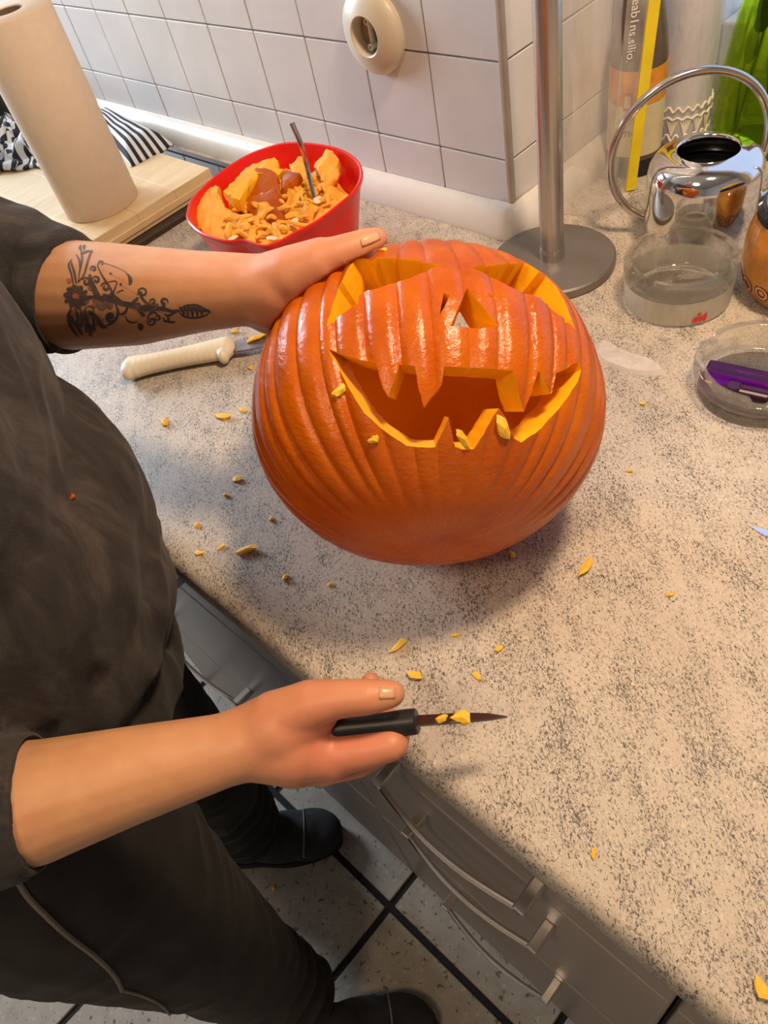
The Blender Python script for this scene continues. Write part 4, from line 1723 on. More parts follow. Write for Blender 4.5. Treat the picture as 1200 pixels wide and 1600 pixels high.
def slab(name, px, z, thick, mats, label, tilt=(0, 0, 0), jag=0.0, seed=1):
    """cut pumpkin piece: outline at height z, skin on the underside or the top"""
    rn = random.Random(seed)
    pts = [onz(u, v, z) for u, v in px]
    c = sum(pts, V()) / len(pts)
    c.z = z
    loc = []
    for i in range(len(pts)):
        a, b = pts[i], pts[(i + 1) % len(pts)]
        for k in range(4):
            p = a.lerp(b, k / 4) - c
            p += V((rn.uniform(-jag, jag), rn.uniform(-jag, jag), 0))
            loc.append(p)
    bm = bmesh.new()
    top = [bm.verts.new(p + V((0, 0, rn.uniform(-jag, jag) * 0.3))) for p in loc]
    bot = [bm.verts.new(V((p.x * 0.93, p.y * 0.93, -thick))) for p in loc]
    ct = bm.verts.new((0, 0, 0.003))
    cb = bm.verts.new((0, 0, -thick * 1.2))
    n = len(loc)
    for i in range(n):
        j = (i + 1) % n
        bm.faces.new((top[i], top[j], ct)).material_index = 0
        bm.faces.new((bot[j], bot[i], cb)).material_index = 1
        bm.faces.new((top[i], bot[i], bot[j], top[j])).material_index = 2
    bmesh.ops.subdivide_edges(bm, edges=list(bm.edges), cuts=2, use_grid_fill=True)
    bmesh.ops.triangulate(bm, faces=list(bm.faces))
    bmesh.ops.smooth_vert(bm, verts=list(bm.verts), factor=0.5, use_axis_x=True, use_axis_y=True, use_axis_z=True)
    for v in bm.verts:
        v.co += V((noise.noise(v.co * 90 + V((seed, 0, 0))), noise.noise(v.co * 90 + V((0, seed, 0))), noise.noise(v.co * 90 + V((0, 0, seed))))) * (0.0012 + jag * 0.8)
    bm.transform(Matrix.Rotation(tilt[0], 4, 'X') @ Matrix.Rotation(tilt[1], 4, 'Y'))
    o = bm_obj(name, bm, mats, None, True, 45)
    o.location = c
    tag(o, label, 'pumpkin piece', 'cut pumpkin pieces in the red bowl')
    return o


fl, sk, fc = M['flesh_bowl'], M['pskin'], M['flesh_cut']
slab('pumpkin_piece', [(300, 325), (325, 303), (345, 300), (352, 322), (356, 350), (352, 374), (325, 372), (304, 350)], 0.992, 0.020, [fl, sk, fl], 'jagged flesh lump at the left end of the red bowl', (0.15, 0.1, 0), 0.002, 2)
slab('pumpkin_piece', [(349, 306), (365, 288), (382, 262), (412, 246), (430, 240), (442, 258), (430, 270), (404, 272), (390, 290), (374, 316)], 1.008, 0.018, [fc, fc, fl], 'arched yellow flesh wedge standing across the back of the red bowl', (-0.1, 0.1, 0), 0.0015, 3)
slab('pumpkin_piece', [(373, 312), (390, 288), (406, 272), (436, 276), (438, 304), (410, 310)], 1.000, 0.014, [sk, fl, fc], 'orange skin piece in the middle of the red bowl under the arched wedge', (0.35, 0.15, 0), 0.0008, 4)
slab('pumpkin_piece', [(436, 276), (444, 264), (472, 275), (456, 286), (438, 292)], 1.004, 0.012, [sk, fl, fc], 'small skin triangle beside the spoon in the red bowl', (0.2, -0.2, 0), 0.0005, 5)
slab('pumpkin_piece', [(376, 316), (404, 312), (438, 308), (440, 336), (428, 352), (402, 342)], 0.994, 0.014, [sk, fl, fc], 'dark orange skin piece at the front of the red bowl', (0.5, 0.1, 0), 0.0008, 6)
slab('pumpkin_piece', [(455, 262), (478, 252), (486, 270), (476, 286), (456, 280)], 0.998, 0.014, [fl, fl, fl], 'pale flesh lump right behind the spoon', (0.1, 0.3, 0), 0.002, 7)
slab('pumpkin_piece', [(490, 262), (512, 240), (530, 246), (528, 268), (505, 278)], 1.000, 0.014, [fl, fl, fl], 'shredded flesh lump at the right end of the red bowl', (0.2, 0.2, 0), 0.003, 8)
for i, (p, lb) in enumerate([((460, 347), 'pumpkin seed at the front rim inside the red bowl'), ((498, 270), 'pumpkin seed half buried right of the spoon'), ((497, 312), 'pumpkin seed beside the foot of the spoon'), ((425, 372), 'pumpkin seed near the pouring lip of the red bowl'), ((363, 373), 'pumpkin seed left of the pouring lip')]):
    q = onz(p[0], p[1], 0.992)
    bm = bmesh.new()
    bmesh.ops.create_uvsphere(bm, u_segments=16, v_segments=8, radius=1.0)
    for v in bm.verts:
        v.co.y *= (1 - 0.35 * max(0, v.co.x))
        v.co = V((v.co.x * 0.0085, v.co.y * 0.0058, v.co.z * 0.0020))
    bm.transform(Matrix.Rotation(-0.6 + i * 1.3, 4, 'Z') @ Matrix.Rotation(0.25, 4, 'X'))
    o = bm_obj('pumpkin_seed', bm, M['seed'])
    o.location = q
    tag(o, lb, 'pumpkin seed', 'pumpkin seeds')
# spoon handle sticking out
sp0, sp1, sp2, sp3 = onz(494, 320, 0.985), at(480, 262, 0.905), at(470, 225, 0.885), at(456, 192, 0.872)
spoon = empty('spoon', sp0)
tag(spoon, 'steel spoon standing upright in the red pulp bowl', 'spoon')
pts = catmull([sp0 + V((0.004, 0, -0.03)), sp0, sp1, sp2, sp3], 6)
bm = bmesh.new()
ra = []
rb_ = []
hs = len(pts)
rws = []
side = V((0.72, 0.66, -0.15))
for i, p in enumerate(pts):
    t = pts[min(i + 1, hs - 1)] - pts[max(i - 1, 0)]
    t.normalize()
    a = (side - t * side.dot(t)).normalized()
    b = t.cross(a)
    f = i / (hs - 1)
    w = 0.0022 + 0.0012 * f
    th = 0.0012
    rws.append([bm.verts.new(p - sp0 + a * (w * math.cos(2 * math.pi * k / 10)) + b * (th * math.sin(2 * math.pi * k / 10))) for k in range(10)])
for A, B in zip(rws[:-1], rws[1:]):
    for k in range(10):
        l = (k + 1) % 10
        bm.faces.new((A[k], A[l], B[l], B[k]))
bm.faces.new(rws[0])
bm.faces.new(list(reversed(rws[-1])))
bm_obj('spoon_handle', bm, M['chrome_ring'], spoon)
bm = bmesh.new()
bmesh.ops.create_uvsphere(bm, u_segments=16, v_segments=10, radius=1.0)
bm.transform(Matrix.Translation(V((0.006, 0, -0.045))) @ Matrix.Diagonal((0.014, 0.004, 0.022, 1)))
bm_obj('spoon_bowl', bm, M['chrome_ring'], spoon)

# ================================================================== HOB, BOARDS, ROLL, TOWEL, POT
hob = empty('hob', (-1.35, 0.40, ZT))
tag(hob, 'black glass hob under the wooden cutting board', 'hob')
HX1 = -1.035
box('hob_glass', (-1.62 + 1.35, 0.16 - 0.40, 0.0), (HX1 - 0.012 + 1.35, 0.655 - 0.40, 0.0055), M['hob'], hob, 0.001)
box('hob_frame', (HX1 - 0.016 + 1.35, 0.155 - 0.40, 0.0), (HX1 + 1.35, 0.66 - 0.40, 0.0075), M['hob_frame'], hob, 0.002, 2)
box('hob_frame', (-1.62 + 1.35, 0.649 - 0.40, 0.0), (HX1 - 0.017 + 1.35, 0.66 - 0.40, 0.0075), M['hob_frame'], hob, 0.002, 2)

BZ0, BZ1 = ZT + 0.006, ZT + 0.036
board = empty('cutting_board', (-1.33, 0.40, BZ0))
tag(board, 'thick pale wooden cutting board lying on the hob', 'cutting board')
bx1 = -1.060
zb = (0.0, 0.0145, 0.0155, 0.030)
y0 = 0.17
for i in range(6):
    ya, yb = y0 + i * 0.0716, y0 + (i + 1) * 0.0716
    bm = bmesh.new()
    add_box(bm, (-1.60 + 1.33, ya - 0.40 + 0.0001, 0.0), (bx1 + 1.33, yb - 0.40 - 0.0001, 0.030), 0.0004, 1)
    bm_obj('plank', bm, M['wood'], board, False)
bm = bmesh.new()
add_box(bm, (bx1 + 1.33 - 0.001, y0 - 0.40, 0.006), (bx1 + 1.33 + 0.0022, y0 + 0.43 - 0.40, 0.0165), 0.001, 1)
bm_obj('end_moulding', bm, M['wood'], board)

rl = onz(160, 318, BZ1)
RR = 0.057
roll = empty('kitchen_roll', (rl.x, rl.y, BZ1))
tag(roll, 'tall roll of white kitchen paper standing on the cutting board', 'kitchen roll')
RH = 0.262
lathe('paper_roll', [(0.021, 0.0), (RR - 0.0015, 0.0), (RR, 0.0015), (RR, RH - 0.0015), (RR - 0.0015, RH), (0.0215, RH), (0.0205, RH - 0.002)], M['paper'], (0, 0, 0), roll, 72, close=True, angle=50)
lathe('cardboard_core', [(0.0203, 0.002), (0.0203, RH - 0.001), (0.0185, RH - 0.001), (0.0185, 0.002)], M['card'], (0, 0, 0), roll, 40, close=True)


def towel_mesh(name, px, z, hfun, nu, nv, label, uvs):
    """cloth laid out over a quadrilateral, px corners a b c d"""
    A, B, C_, D = [onz(u, v, z) for u, v in px]
    c0 = (A + B + C_ + D) / 4
    c0.z = z
    bm = bmesh.new()
    uvl = bm.loops.layers.uv.new('uv')
    g_ = []
    for i in range(nu + 1):
        s_ = i / nu
        row = []
        for k in range(nv + 1):
            t = k / nv
            p = (A * (1 - s_) + B * s_) * (1 - t) + (D * (1 - s_) + C_ * s_) * t
            row.append((bm.verts.new(p - c0 + V(hfun(s_, t))), s_, t))
        g_.append(row)
    for i in range(nu):
        for k in range(nv):
            q_ = [g_[i][k], g_[i + 1][k], g_[i + 1][k + 1], g_[i][k + 1]]
            f = bm.faces.new([x[0] for x in q_])
            for lp, x in zip(f.loops, q_):
                lp[uvl].uv = uvs(x[1], x[2])
    o = bm_obj(name, bm, M['towel'], None, True, None)
    o.location = c0
    md = o.modifiers.new('t', 'SOLIDIFY')
    md.thickness = 0.0035
    md.offset = 1.0
    tag(o, label, 'towel')
    return o


def h_fold(s_, t):
    e = min(1.0, 5 * s_, 5 * (1 - s_), 5 * t, 5 * (1 - t))
    e = max(0, e)
    return (0, 0, 0.024 * math.sin(math.pi / 2 * e) + 0.003 * noise.noise(V((s_ * 5, t * 5, 1))))


towel_mesh('dish_towel', [(140, 182), (165, 180), (272, 226), (205, 262)], BZ1 + 0.0005, h_fold, 30, 40, 'folded black and white striped tea towel behind the kitchen roll', lambda s_, t: (s_ * 0.42 + 0.02, t))


def h_crump(s_, t):
    n1 = noise.noise(V((s_ * 4.0, t * 4.0, 4)))
    n2 = noise.noise(V((s_ * 9.0, t * 8.0, 9)))
    e = max(0, min(1.0, 6 * s_, 6 * (1 - s_), 6 * t, 6 * (1 - t)))
    return (0.018 * n2, 0.018 * noise.noise(V((s_ * 7, t * 6, 12))), 0.004 + 0.045 * e * abs(n1 + 0.35) + 0.018 * e * abs(n2))


towel_mesh('dish_towel', [(-28, 200), (75, 193), (98, 258), (-28, 275)], BZ1 + 0.0005, h_crump, 60, 60, 'crumpled black and white striped tea towel left of the kitchen roll', lambda s_, t: (s_ * 0.7 + 0.25 * t, t))

pp = V((-1.90, 0.545, ZT))
pot = empty('cooking_pot', pp)
tag(pot, 'black cooking pot at the left edge behind the crumpled towel', 'pot')
lathe('pot_body', [(0, 0.0), (0.095, 0.0), (0.105, 0.006), (0.108, 0.02), (0.110, 0.13), (0.114, 0.134), (0.110, 0.137), (0.106, 0.132), (0.104, 0.02), (0.09, 0.01), (0, 0.01)], M['black_enamel'], (0, 0, 0), pot, 56)
lathe('pot_rim', [(0.1085, 0.078), (0.1110, 0.080), (0.1110, 0.083), (0.1085, 0.085)], M['chrome_ring'], (0, 0, 0), pot, 56, close=True)
bm = bmesh.new()
add_tube(bm, catmull([(0.105, -0.04, 0.062), (0.135, -0.035, 0.064), (0.150, 0, 0.064), (0.135, 0.035, 0.064), (0.105, 0.04, 0.062)], 6), 0.006, 10)
h_ = bm_obj('handle', bm, M['chrome_ring'], pot)
h_.rotation_euler = (0, 0, -0.4)

# ================================================================== SOCKET ON THE WALL
so = V((-0.744, YW - 0.0008, 1.1145))
sock = empty('wall_socket', so)
tag(sock, 'round cream wall socket cover with an open centre on the tiles', 'socket')
RS = 0.0475
bm = bmesh.new()
add_lathe(bm, [(RS, 0.0), (RS, 0.004), (RS * 0.96, 0.0085), (RS * 0.86, 0.0125), (RS * 0.70, 0.0165), (0.0225, 0.0195), (0.0212, 0.0185), (0.0208, 0.004), (0.0208, 0.0)], 72, close=True)
bm.transform(Matrix.Rotation(math.radians(90), 4, 'X'))
bm_obj('cover', bm, M['socket'], sock)
bm = bmesh.new()
add_lathe(bm, [(0, 0.0005), (0.0206, 0.0005), (0.0206, 0.0030), (0, 0.0030)], 40)
bm.transform(Matrix.Rotation(math.radians(90), 4, 'X'))
bm_obj('recess', bm, M['socket_in'], sock)
for (dx, dz) in ((0.0, 0.0135), (0.0, -0.0135)):
    bm = bmesh.new()
    add_lathe(bm, [(0.0018, 0.003), (0.0018, 0.0125), (0.0038, 0.0125), (0.0040, 0.003)], 20, close=True)
    bm.transform(Matrix.Translation((dx, 0, dz)) @ Matrix.Rotation(math.radians(90), 4, 'X'))
    bm_obj('screw_post', bm, M['socket'], sock)
for (dx, dz) in ((0.0095, 0.003), (0.010, -0.006)):
    bm = bmesh.new()
    add_lathe(bm, [(0, 0.003), (0.0032, 0.003), (0.0032, 0.0075), (0, 0.0075)], 18)
    bm.transform(Matrix.Translation((dx, 0, dz)) @ Matrix.Rotation(math.radians(90), 4, 'X'))
    bm_obj('contact', bm, M['black_enamel'], sock)
box('cross_bar', (-0.003, -0.009, -0.012), (0.001, -0.003, 0.012), M['socket'], sock, 0.0008)

# ================================================================== STEEL POLE ON A ROUND FOOT
pc = V((-0.467, 0.656, ZT))
pole = empty('pole_stand', pc)
tag(pole, 'tall brushed steel pole standing on a round grey metal foot', 'pole stand')
lathe('foot_disc', [(0, 0.0), (0.070, 0.0), (0.072, 0.002), (0.072, 0.0105), (0.070, 0.0125), (0, 0.0125)], M['disc'], (0, 0, 0), pole, 80)
lathe('collar', [(0, 0.0125), (0.0142, 0.0125), (0.0142, 0.026), (0.0136, 0.027), (0, 0.027)], M['steel'], (0, 0, 0), pole, 48)
lathe('tube', [(0, 0.026), (0.0136, 0.026), (0.0136, 0.80), (0, 0.80)], M['steel'], (0, 0, 0), pole, 48)

# ================================================================== ASHTRAYS AND LIGHTER


def ashtray(c, r, h, label, rot, prints=False):
    t = empty('ashtray', c, rot)
    tag(t, label, 'ashtray')

    def rf(rr, z, a):
        # three finger notches in the rim
        if z > h * 0.80:
            k = 0.0
            for q_ in range(3):
                dd = abs((a - q_ * 2.094 + math.pi) % (2 * math.pi) - math.pi)
                k = max(k, 1 - (dd / 0.15) ** 6 if dd < 0.15 else 0)
            z = z - k * h * 0.19
        return rr, z
    wl = 0.0075
    prof_ = [(0, 0.0), (r * 0.90, 0.0), (r * 0.955, 0.002), (r * 0.97, h * 0.5), (r * 0.975, h * 0.62), (r, h * 0.66), (r * 1.01, h * 0.80), (r * 1.0, h * 0.97), (r * 0.98, h), (r - wl, h), (r - wl - 0.0015, h * 0.95), (r - wl - 0.002, h * 0.6), (r - wl - 0.006, h * 0.28), (r - wl - 0.012, h * 0.22), (0, h * 0.22)]
    bm = bmesh.new()
    add_lathe(bm, prof_, 180, rfun=rf)
    bm_obj('glass_body', bm, M['glass'], t, True, 50)
    if prints:
        # matt lower band and the little red printed emblem
        bm = bmesh.new()
        add_lathe(bm, [(r * 0.957, 0.003), (r * 0.9735, h * 0.48), (r * 0.9785, h * 0.58), (r * 0.9795, h * 0.58), (r * 0.975, h * 0.48), (r * 0.9585, 0.003)], 96, close=True)
        bm_obj('frosted_band', bm, M['glass_frost'], t)
        for ang in (-1.02, 2.0):
            bm = bmesh.new()
            ca, sa = math.cos(ang), math.sin(ang)

            def e3(u, v, dz=0.0):
                a2 = ang + u / r
                rr2 = r * (0.957 + 0.022 * min(1, v / (h * 0.58))) + 0.0012 + dz
                return V((rr2 * math.cos(a2), rr2 * math.sin(a2), v))
            z0 = h * 0.10
            W_ = 0.0075
            shapes = [[(-W_, z0), (-W_, z0 + 0.0055), (-W_ * 0.6, z0 + 0.0075), (W_ * 0.45, z0 + 0.0065), (W_ * 0.75, z0 + 0.0095), (W_, z0 + 0.0105), (W_, z0 + 0.002), (W_ * 0.8, z0), (W_ * 0.6, z0), (W_ * 0.55, z0 + 0.0022), (W_ * 0.25, z0 + 0.0022), (W_ * 0.2, z0), (0, z0), (-0.0005, z0 + 0.0022), (-W_ * 0.35, z0 + 0.0022), (-W_ * 0.4, z0), (-W_ * 0.6, z0), (-W_ * 0.65, z0 + 0.0022), (-W_ * 0.85, z0 + 0.0022), (-W_ * 0.9, z0)]]
            shapes.append([(-0.001 + 0.0022 * math.cos(k), z0 + 0.0105 + 0.0016 * math.sin(k)) for k in [i * 0.628 for i in range(10)]])
            for sh in shapes:
                bm.faces.new([bm.verts.new(e3(u, v)) for u, v in sh])
            o = bm_obj('red_emblem', bm, M['print_red'], t, False)
            md = o.modifiers.new('t', 'SOLIDIFY')
            md.thickness = 0.0003
    return t


ashtray(V((-0.314, 0.665, ZT)), 0.0565, 0.052, 'tall clear glass ashtray with a frosted band and red emblem', 0.35, True)
A2 = V((-0.181, 0.574, ZT))
ashtray(A2, 0.0590, 0.034, 'low clear glass ashtray holding the purple lighter', 0.9)
lg = empty('lighter', A2 + V((-0.006, 0.004, 0.0145)))
tag(lg, 'translucent purple lighter lying in the low ashtray', 'lighter')
la, lb2 = onz(1106, 577, ZT + 0.018), onz(1240, 606, ZT + 0.018)
ldir = (lb2 - la)
ldir.z = 0
ldir.normalize()
ang = math.atan2(ldir.y, ldir.x)
lc = la + ldir * 0.034
lg.location = (lc.x, lc.y, ZT + 0.0088)
lg.rotation_euler = (0, 0, ang)
box('lighter_body', (-0.036, -0.0075, 0.0), (0.028, 0.0115, 0.0125), M['lighter'], lg, 0.002, 2)
box('flint_housing', (-0.004, -0.020, 0.0), (0.028, -0.008, 0.0105), M['lighter_dark'], lg, 0.004, 3)
bm = bmesh.new()
add_lathe(bm, [(0, 0), (0.0062, 0), (0.0065, 0.001), (0.0065, 0.0085), (0.006, 0.0095), (0, 0.0095)], 28)
bm.transform(Matrix.Translation((-0.006, -0.014, 0.0005)))
bm_obj('spark_wheel', bm, M['lighter_dark'], lg)
q = onz(1104, 592, ZT + 0.012)
o = chunk('pumpkin_scrap', (q.x, q.y, ZT + 0.0105), (0.0075, 0.0020, 0.0015), M['scrap'], 402, (0, 0, 1), -0.3)
tag(o, 'yellow strip scrap lying in the low ashtray beside the lighter', 'pumpkin scrap', 'pumpkin scraps')

# ================================================================== CLEAR BLADE COVER, METAL TIP
cp = [(928, 548), (932, 534), (941, 530), (960, 541), (985, 552), (1015, 560), (1036, 572), (1042, 583), (1020, 586), (985, 583), (955, 572), (935, 562)]
pts = [onz(u, v, ZT + 0.002) for u, v in cp]
cc = sum(pts, V()) / len(pts)
bm = bmesh.new()
o1 = [bm.verts.new(V((p.x - cc.x, p.y - cc.y, 0.0002))) for p in pts]
o2 = [bm.verts.new(V(((p.x - cc.x) * 0.86, (p.y - cc.y) * 0.86, 0.0042))) for p in pts]
n = len(pts)
bm.faces.new(o1)
for i in range(n):
    j = (i + 1) % n
    bm.faces.new((o1[i], o1[j], o2[j], o2[i]))
bm.faces.new(list(reversed(o2)))
o = bm_obj('blade_cover', bm, M['film3'], None, False)
o.location = (cc.x, cc.y, ZT)
tag(o, 'clear plastic blade cover lying right of the pumpkin', 'blade cover')

bm = bmesh.new()
tp_ = [onz(1171, 822, ZT + 0.001), onz(1195, 837, ZT + 0.001), onz(1240, 850, ZT + 0.001), onz(1245, 838, ZT + 0.001), onz(1200, 829, ZT + 0.001)]
tc_ = tp_[0].copy()
add_prism(bm, [p - tc_ for p in tp_], (0, 0, 0.0014))
o = bm_obj('knife_tip', bm, M['nick'], None, False)
o.location = (tc_.x, tc_.y, ZT + 0.0002)
tag(o, 'thin steel blade tip at the right edge of the worktop', 'knife')

# ================================================================== WATERING CAN
wc = V((-0.352, 0.777, ZT))
can = empty('watering_can', wc)
tag(can, 'polished steel watering can with a large ring handle', 'watering can')
HC = 0.103
RCN = 0.060
lathe('can_body', [(0, 0.0), (RCN - 0.003, 0.0), (RCN, 0.003), (RCN, HC - 0.024), (RCN - 0.0015, HC - 0.016), (RCN - 0.006, HC - 0.008), (RCN - 0.013, HC - 0.003), (RCN - 0.020, HC - 0.0012), (0.0335, HC), (0.0325, HC + 0.001), (0.0310, HC), (0.0310, HC - 0.004), (RCN - 0.008, HC - 0.012), (RCN - 0.003, HC - 0.03), (RCN - 0.003, 0.004), (0, 0.003)], M['chrome'], (0, 0, 0), can, 96, angle=60)
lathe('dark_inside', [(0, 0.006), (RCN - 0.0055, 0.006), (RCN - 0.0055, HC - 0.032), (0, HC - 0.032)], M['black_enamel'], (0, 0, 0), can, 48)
# ring handle: plane roughly across the view
rc = at(1072, 232, 0.93)
vd = V((RIGHT.x, RIGHT.y, 0)).normalized()
ringR = 0.0830
cR = V((-0.380, 0.789, 0.990))
pts = []
for k in range(72):
    a = 2 * math.pi * k / 72
    pts.append(cR + vd * (ringR * math.cos(a)) + V((0, 0, ringR * 0.985 * math.sin(a))) - wc)
tube('ring_handle', pts, 0.0046, M['chrome_ring'], can, 14, True)
# spout, mostly behind the can body
sd_ = V((0.75, 0.55, 0)).normalized()
tube('spout', [wc * 0 + sd_ * 0.055 + V((0, 0, 0.03)), sd_ * 0.09 + V((0, 0, 0.05)), sd_ * 0.13 + V((0, 0, 0.10)), sd_ * 0.16 + V((0, 0, 0.15))], [0.012, 0.009, 0.007, 0.006], M['chrome'], can, 20)

# ================================================================== CERAMIC JARS
jc = V((-0.216, 0.728, ZT))
jar = empty('ceramic_jar', jc)
tag(jar, 'round amber glazed jar with painted circles and an orange lid', 'jar')
lathe('jar_body', [(0, 0.0), (0.040, 0.0), (0.045, 0.003), (0.053, 0.018), (0.0575, 0.034), (0.058, 0.046), (0.0575, 0.060), (0.0560, 0.072), (0.0530, 0.082), (0.050, 0.088), (0, 0.088)], M['amber'], (0, 0, 0), jar, 72)
lathe('black_rim', [(0.038, 0.087), (0.0515, 0.0875), (0.0520, 0.094), (0.048, 0.099), (0.036, 0.099)], M['black_glaze'], (0, 0, 0), jar, 60, close=True)
lathe('lid', [(0, 0.092), (0.0445, 0.092), (0.0450, 0.102), (0.042, 0.110), (0.030, 0.116), (0, 0.118)], M['orange_lid'], (0, 0, 0), jar, 60)


def ringlet(ang, z, r, w, m, nm, rad=0.0575, slope=0.55):
    """flat painted ring hugging the lower belly of the jar"""
    bm = bmesh.new()
    rows_ = []
    for rr in (r - w, r):
        row = []
        for k in range(24):
            a = 2 * math.pi * k / 24
            zz2 = z + rr * math.sin(a)
            aa = ang + rr * math.cos(a) / rad
            prof_j = [(0.045, 0.003), (0.053, 0.018), (0.0575, 0.034), (0.058, 0.046), (0.0575, 0.060)]
            R_ = 0.05
            for (r0, z0_), (r1, z1_) in zip(prof_j[:-1], prof_j[1:]):
                if z0_ <= zz2 <= z1_:
                    R_ = r0 + (r1 - r0) * (zz2 - z0_) / (z1_ - z0_)
            R_ += 0.0006
            row.append(bm.verts.new((R_ * math.cos(aa), R_ * math.sin(aa), zz2)))
        rows_.append(row)
    for k in range(24):
        l = (k + 1) % 24
        bm.faces.new((rows_[0][k], rows_[0][l], rows_[1][l], rows_[1][k]))
    o = bm_obj(nm, bm, m, jar, True, None)
    md = o.modifiers.new('t', 'SOLIDIFY')
    md.thickness = 0.0004
    return o


for k in range(16):
    a = -math.pi + k * 2 * math.pi / 16 + 0.1
    ringlet(a, 0.024, 0.0095, 0.0016, M['dark_red_paint'], 'painted_ring')
    ringlet(a, 0.024, 0.0078, 0.0022, M['tan_paint'], 'painted_ring')
    ringlet(a, 0.024, 0.0052, 0.0014, M['dark_red_paint'], 'painted_ring')

# ================================================================== BOTTLES IN THE NICHE
b0 = V((-0.506, 0.895, ZT))
bot = empty('plant_food_bottle', b0)
tag(bot, 'brown plastic bottle with an orange and cream printed label', 'bottle')
lathe('bottle_foot', [(0, 0.0), (0.032, 0.0), (0.034, 0.002), (0.034, 0.022), (0, 0.022)], M['bottle_black'], (0, 0, 0), bot, 48)
lathe('bottle_body', [(0, 0.022), (0.0335, 0.022), (0.0335, 0.134), (0.033, 0.140), (0.030, 0.165), (0.022, 0.200), (0.016, 0.225), (0.0145, 0.26), (0.0145, 0.275), (0, 0.275)], M['bottle_brown'], (0, 0, 0), bot, 48)
lathe('label', [(0.0336, 0.028), (0.0341, 0.028), (0.0341, 0.090), (0.0336, 0.090)], M['label_cream'], (0, 0, 0), bot, 64, close=True)
lathe('label', [(0.0336, 0.0905), (0.0341, 0.0905), (0.0341, 0.130), (0.0336, 0.130)], M['label_orange'], (0, 0, 0), bot, 64, close=True)
lathe('cap', [(0, 0.275), (0.0165, 0.275), (0.017, 0.277), (0.017, 0.305), (0.0155, 0.307), (0, 0.307)], M['bottle_black'], (0, 0, 0), bot, 40)
va = math.atan2(-b0.y, -b0.x)            # angle that faces the room
for txt, z, size, da, m in (('er', 0.070, 0.013, -0.20, M['text_dark']), ('men', 0.054, 0.016, -0.22, M['text_dark'])):
    a = va + da
    nrm_t = V((math.cos(a), math.sin(a), 0))
    xt = V((-math.sin(a), math.cos(a), 0))
    text_obj('print', txt, size, m, nrm_t * 0.0346 + V((0, 0, z)) - xt * size * 0.6, xt, (0, 0, 1), bot)
bm = bmesh.new()
a = va - 0.30
nrm_t = V((math.cos(a), math.sin(a), 0))
xt = V((-math.sin(a), math.cos(a), 0))
add_prism(bm, [nrm_t * 0.0338 + xt * u + V((0, 0, z)) for u, z in ((-0.0055, 0.086), (0.0055, 0.086), (0.0055, 0.106), (-0.0055, 0.106))], nrm_t * 0.0010)
bm_obj('label_badge', bm, M['label_red'], bot, False)
bm = bmesh.new()
add_prism(bm, [nrm_t * 0.0347 + xt * u + V((0, 0, z)) for u, z in ((-0.0035, 0.089), (0.0035, 0.089), (0.0035, 0.103), (-0.0035, 0.103))], nrm_t * 0.0004)
bm_obj('label_badge', bm, M['label_cream'], bot, False)

# clear sleeve with a yellow rail and small white print, leaning between bag and can
s0 = onz(985, 296, ZT + 0.0015)
sl = empty('plastic_sleeve', s0)
tag(sl, 'clear plastic sleeve with a bright yellow edge strip leaning by the bottle', 'sleeve')
stop = V((-0.466, 0.851, 1.150)) - s0
sx = V((RIGHT.x, RIGHT.y, 0)).normalized()
sdir = stop.normalized()
SLn = stop.length
snrm = sx.cross(sdir).normalized()
bm = bmesh.new()
add_prism(bm, [sx * -0.006 - snrm * 0.0035, sx * 0.006 - snrm * 0.0035, sx * 0.0075 + sdir * SLn - snrm * 0.0035, sx * -0.005 + sdir * SLn - snrm * 0.0035], snrm * 0.006)
bm_obj('yellow_strip', bm, M['yellow'], sl, False)
bm = bmesh.new()
add_prism(bm, [sx * -0.028 + sdir * 0.03, sx * -0.0065, sx * -0.0055 + sdir * SLn, sx * -0.028 + sdir * SLn], snrm * 0.0012)
bm_obj('clear_sheet', bm, M['film2'], sl, False)
text_obj('print', 'eab1ns.silio.', 0.013, M['text_white'], sx * -0.0225 + sdir * 0.215 - snrm * -0.0022, -sdir, sx, sl)

# crumpled clear bag standing at the wall corner
bg = V((-0.514, 0.802, ZT))
bag = empty('plastic_bag', bg)
tag(bag, 'crumpled clear plastic bag standing against the return wall', 'bag')
bm = bmesh.new()
rws = []
NB = 44
for j in range(40):
    t = j / 39
    row = []
    for k in range(NB):
        a = 2 * math.pi * k / NB
        rx = 0.030 * (1 - 0.35 * t * t)
        ry = 0.044 * (1 - 0.30 * t * t)
        d_ = 1 + 0.16 * noise.noise(V((math.cos(a) * 1.7, math.sin(a) * 1.7, t * 5))) + 0.05 * noise.noise(V((math.cos(a) * 5, math.sin(a) * 5, t * 13)))
        row.append(bm.verts.new((rx * d_ * math.cos(a) + 0.004 * t, ry * d_ * math.sin(a), 0.001 + 0.34 * t)))
    rws.append(row)
for A, B in zip(rws[:-1], rws[1:]):
    for k in range(NB):
        l = (k + 1) % NB
        bm.faces.new((A[k], A[l], B[l], B[k]))
bm.faces.new(list(reversed(rws[0])))
bm_obj('bag_film', bm, M['film'], bag)

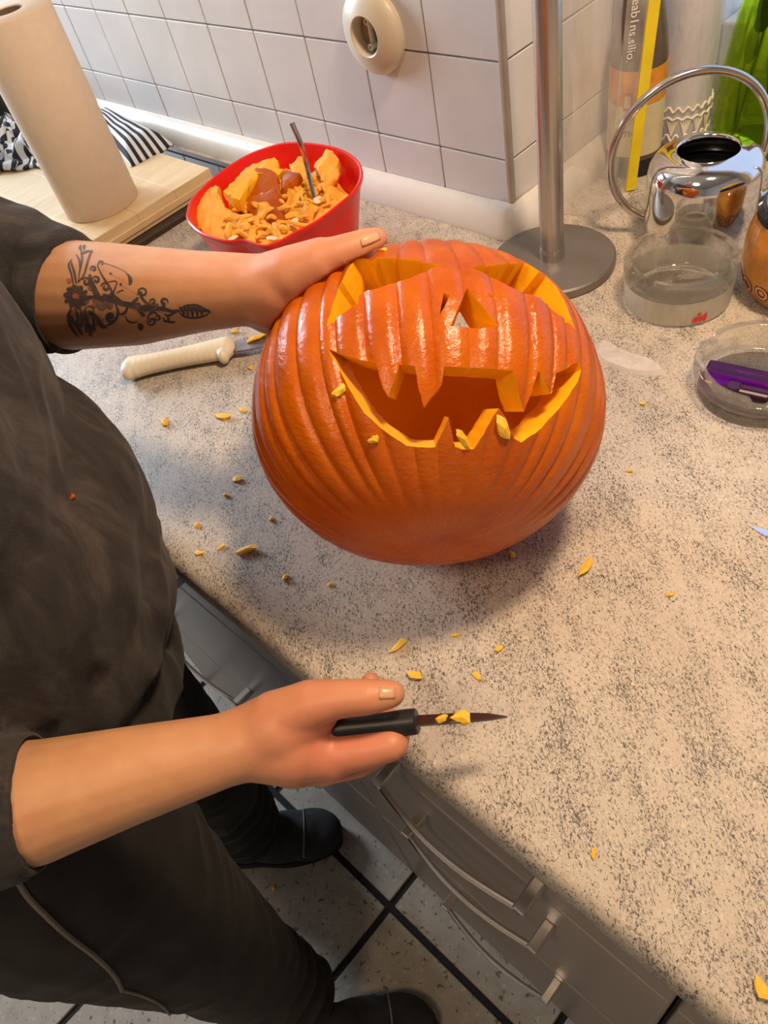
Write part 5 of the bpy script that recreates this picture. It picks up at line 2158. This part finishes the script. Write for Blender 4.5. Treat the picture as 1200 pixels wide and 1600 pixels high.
# milky glass vase with a lace foot
vz = V((-0.488, 0.978, ZT))
vase = empty('glass_vase', vz)
tag(vase, 'tall milky glass vase with a white lace pattern near its foot', 'vase')
lathe('vase_body', [(0, 0.0), (0.032, 0.0), (0.034, 0.003), (0.036, 0.05), (0.038, 0.30), (0.041, 0.34), (0.039, 0.34), (0.036, 0.30), (0.033, 0.05), (0.030, 0.008), (0, 0.008)], M['milk_glass'], (0, 0, 0), vase, 56)
for z, amp in ((0.055, 0.003), (0.044, 0.0015), (0.020, 0.004)):
    pts = []
    for k in range(120):
        a = 2 * math.pi * k / 120
        R_ = 0.0365 + 0.001
        pts.append((R_ * math.cos(a), R_ * math.sin(a), z + amp * math.sin(a * 20)))
    tube('lace_band', pts, 0.0016, M['lace'], vase, 6, True)
for k in range(14):
    a = 2 * math.pi * k / 14
    bm = bmesh.new()
    for q_ in (-2, -1, 0, 1, 2):
        a2 = a + q_ * 0.085
        add_tube(bm, [(0.0365 * math.cos(a), 0.0365 * math.sin(a), 0.022), (0.0370 * math.cos(a2), 0.0370 * math.sin(a2), 0.041)], 0.0011, 6)
    bm_obj('lace_fan', bm, M['lace'], vase)

# green glass bottle with herbs
gz = V((-0.393, 1.003, ZT))
grn = empty('green_bottle', gz)
tag(grn, 'tall green glass bottle with dark herb stems inside', 'bottle')
gp = [(0, 0.0), (0.052, 0.0), (0.055, 0.004), (0.055, 0.05), (0.053, 0.09), (0.044, 0.15), (0.032, 0.21), (0.022, 0.26), (0.018, 0.30), (0.018, 0.36), (0.021, 0.362), (0.021, 0.375), (0.0165, 0.375), (0.0155, 0.30), (0.0195, 0.26), (0.0295, 0.21), (0.0415, 0.15), (0.0505, 0.09), (0.0525, 0.05), (0.0525, 0.010), (0, 0.008)]
lathe('bottle_glass', gp, M['green_glass'], (0, 0, 0), grn, 64)
rn = random.Random(5)
for k in range(5):
    a = k * 1.25 + 0.4
    tube('herb_stem', catmull([(0.035 * math.cos(a), 0.035 * math.sin(a), 0.012), (0.030 * math.cos(a + 0.3), 0.030 * math.sin(a + 0.3), 0.09), (0.016 * math.cos(a + 0.5), 0.016 * math.sin(a + 0.5), 0.19), (0.007 * math.cos(a), 0.007 * math.sin(a), 0.28)], 5), 0.0016, M['herb'], grn, 6)
for k in range(7):
    a = k * 0.9
    r_ = 0.030
    z = 0.03 + 0.026 * k
    r_ = min(0.038, 0.052 - z * 0.16)
    bm = bmesh.new()
    c = V((r_ * math.cos(a), r_ * math.sin(a), z))
    tn = V((-math.sin(a), math.cos(a), 0))
    up = V((0, 0, 1))
    L = [c + tn * (0.010 * math.sin(t)) + up * (0.022 * -math.cos(t)) for t in [i * 2 * math.pi / 12 for i in range(12)]]
    add_prism(bm, L, V((math.cos(a), math.sin(a), 0)) * 0.0008)
    bm_obj('leaf', bm, M['herb'] if k % 2 else M['herb_leaf'], grn, False)
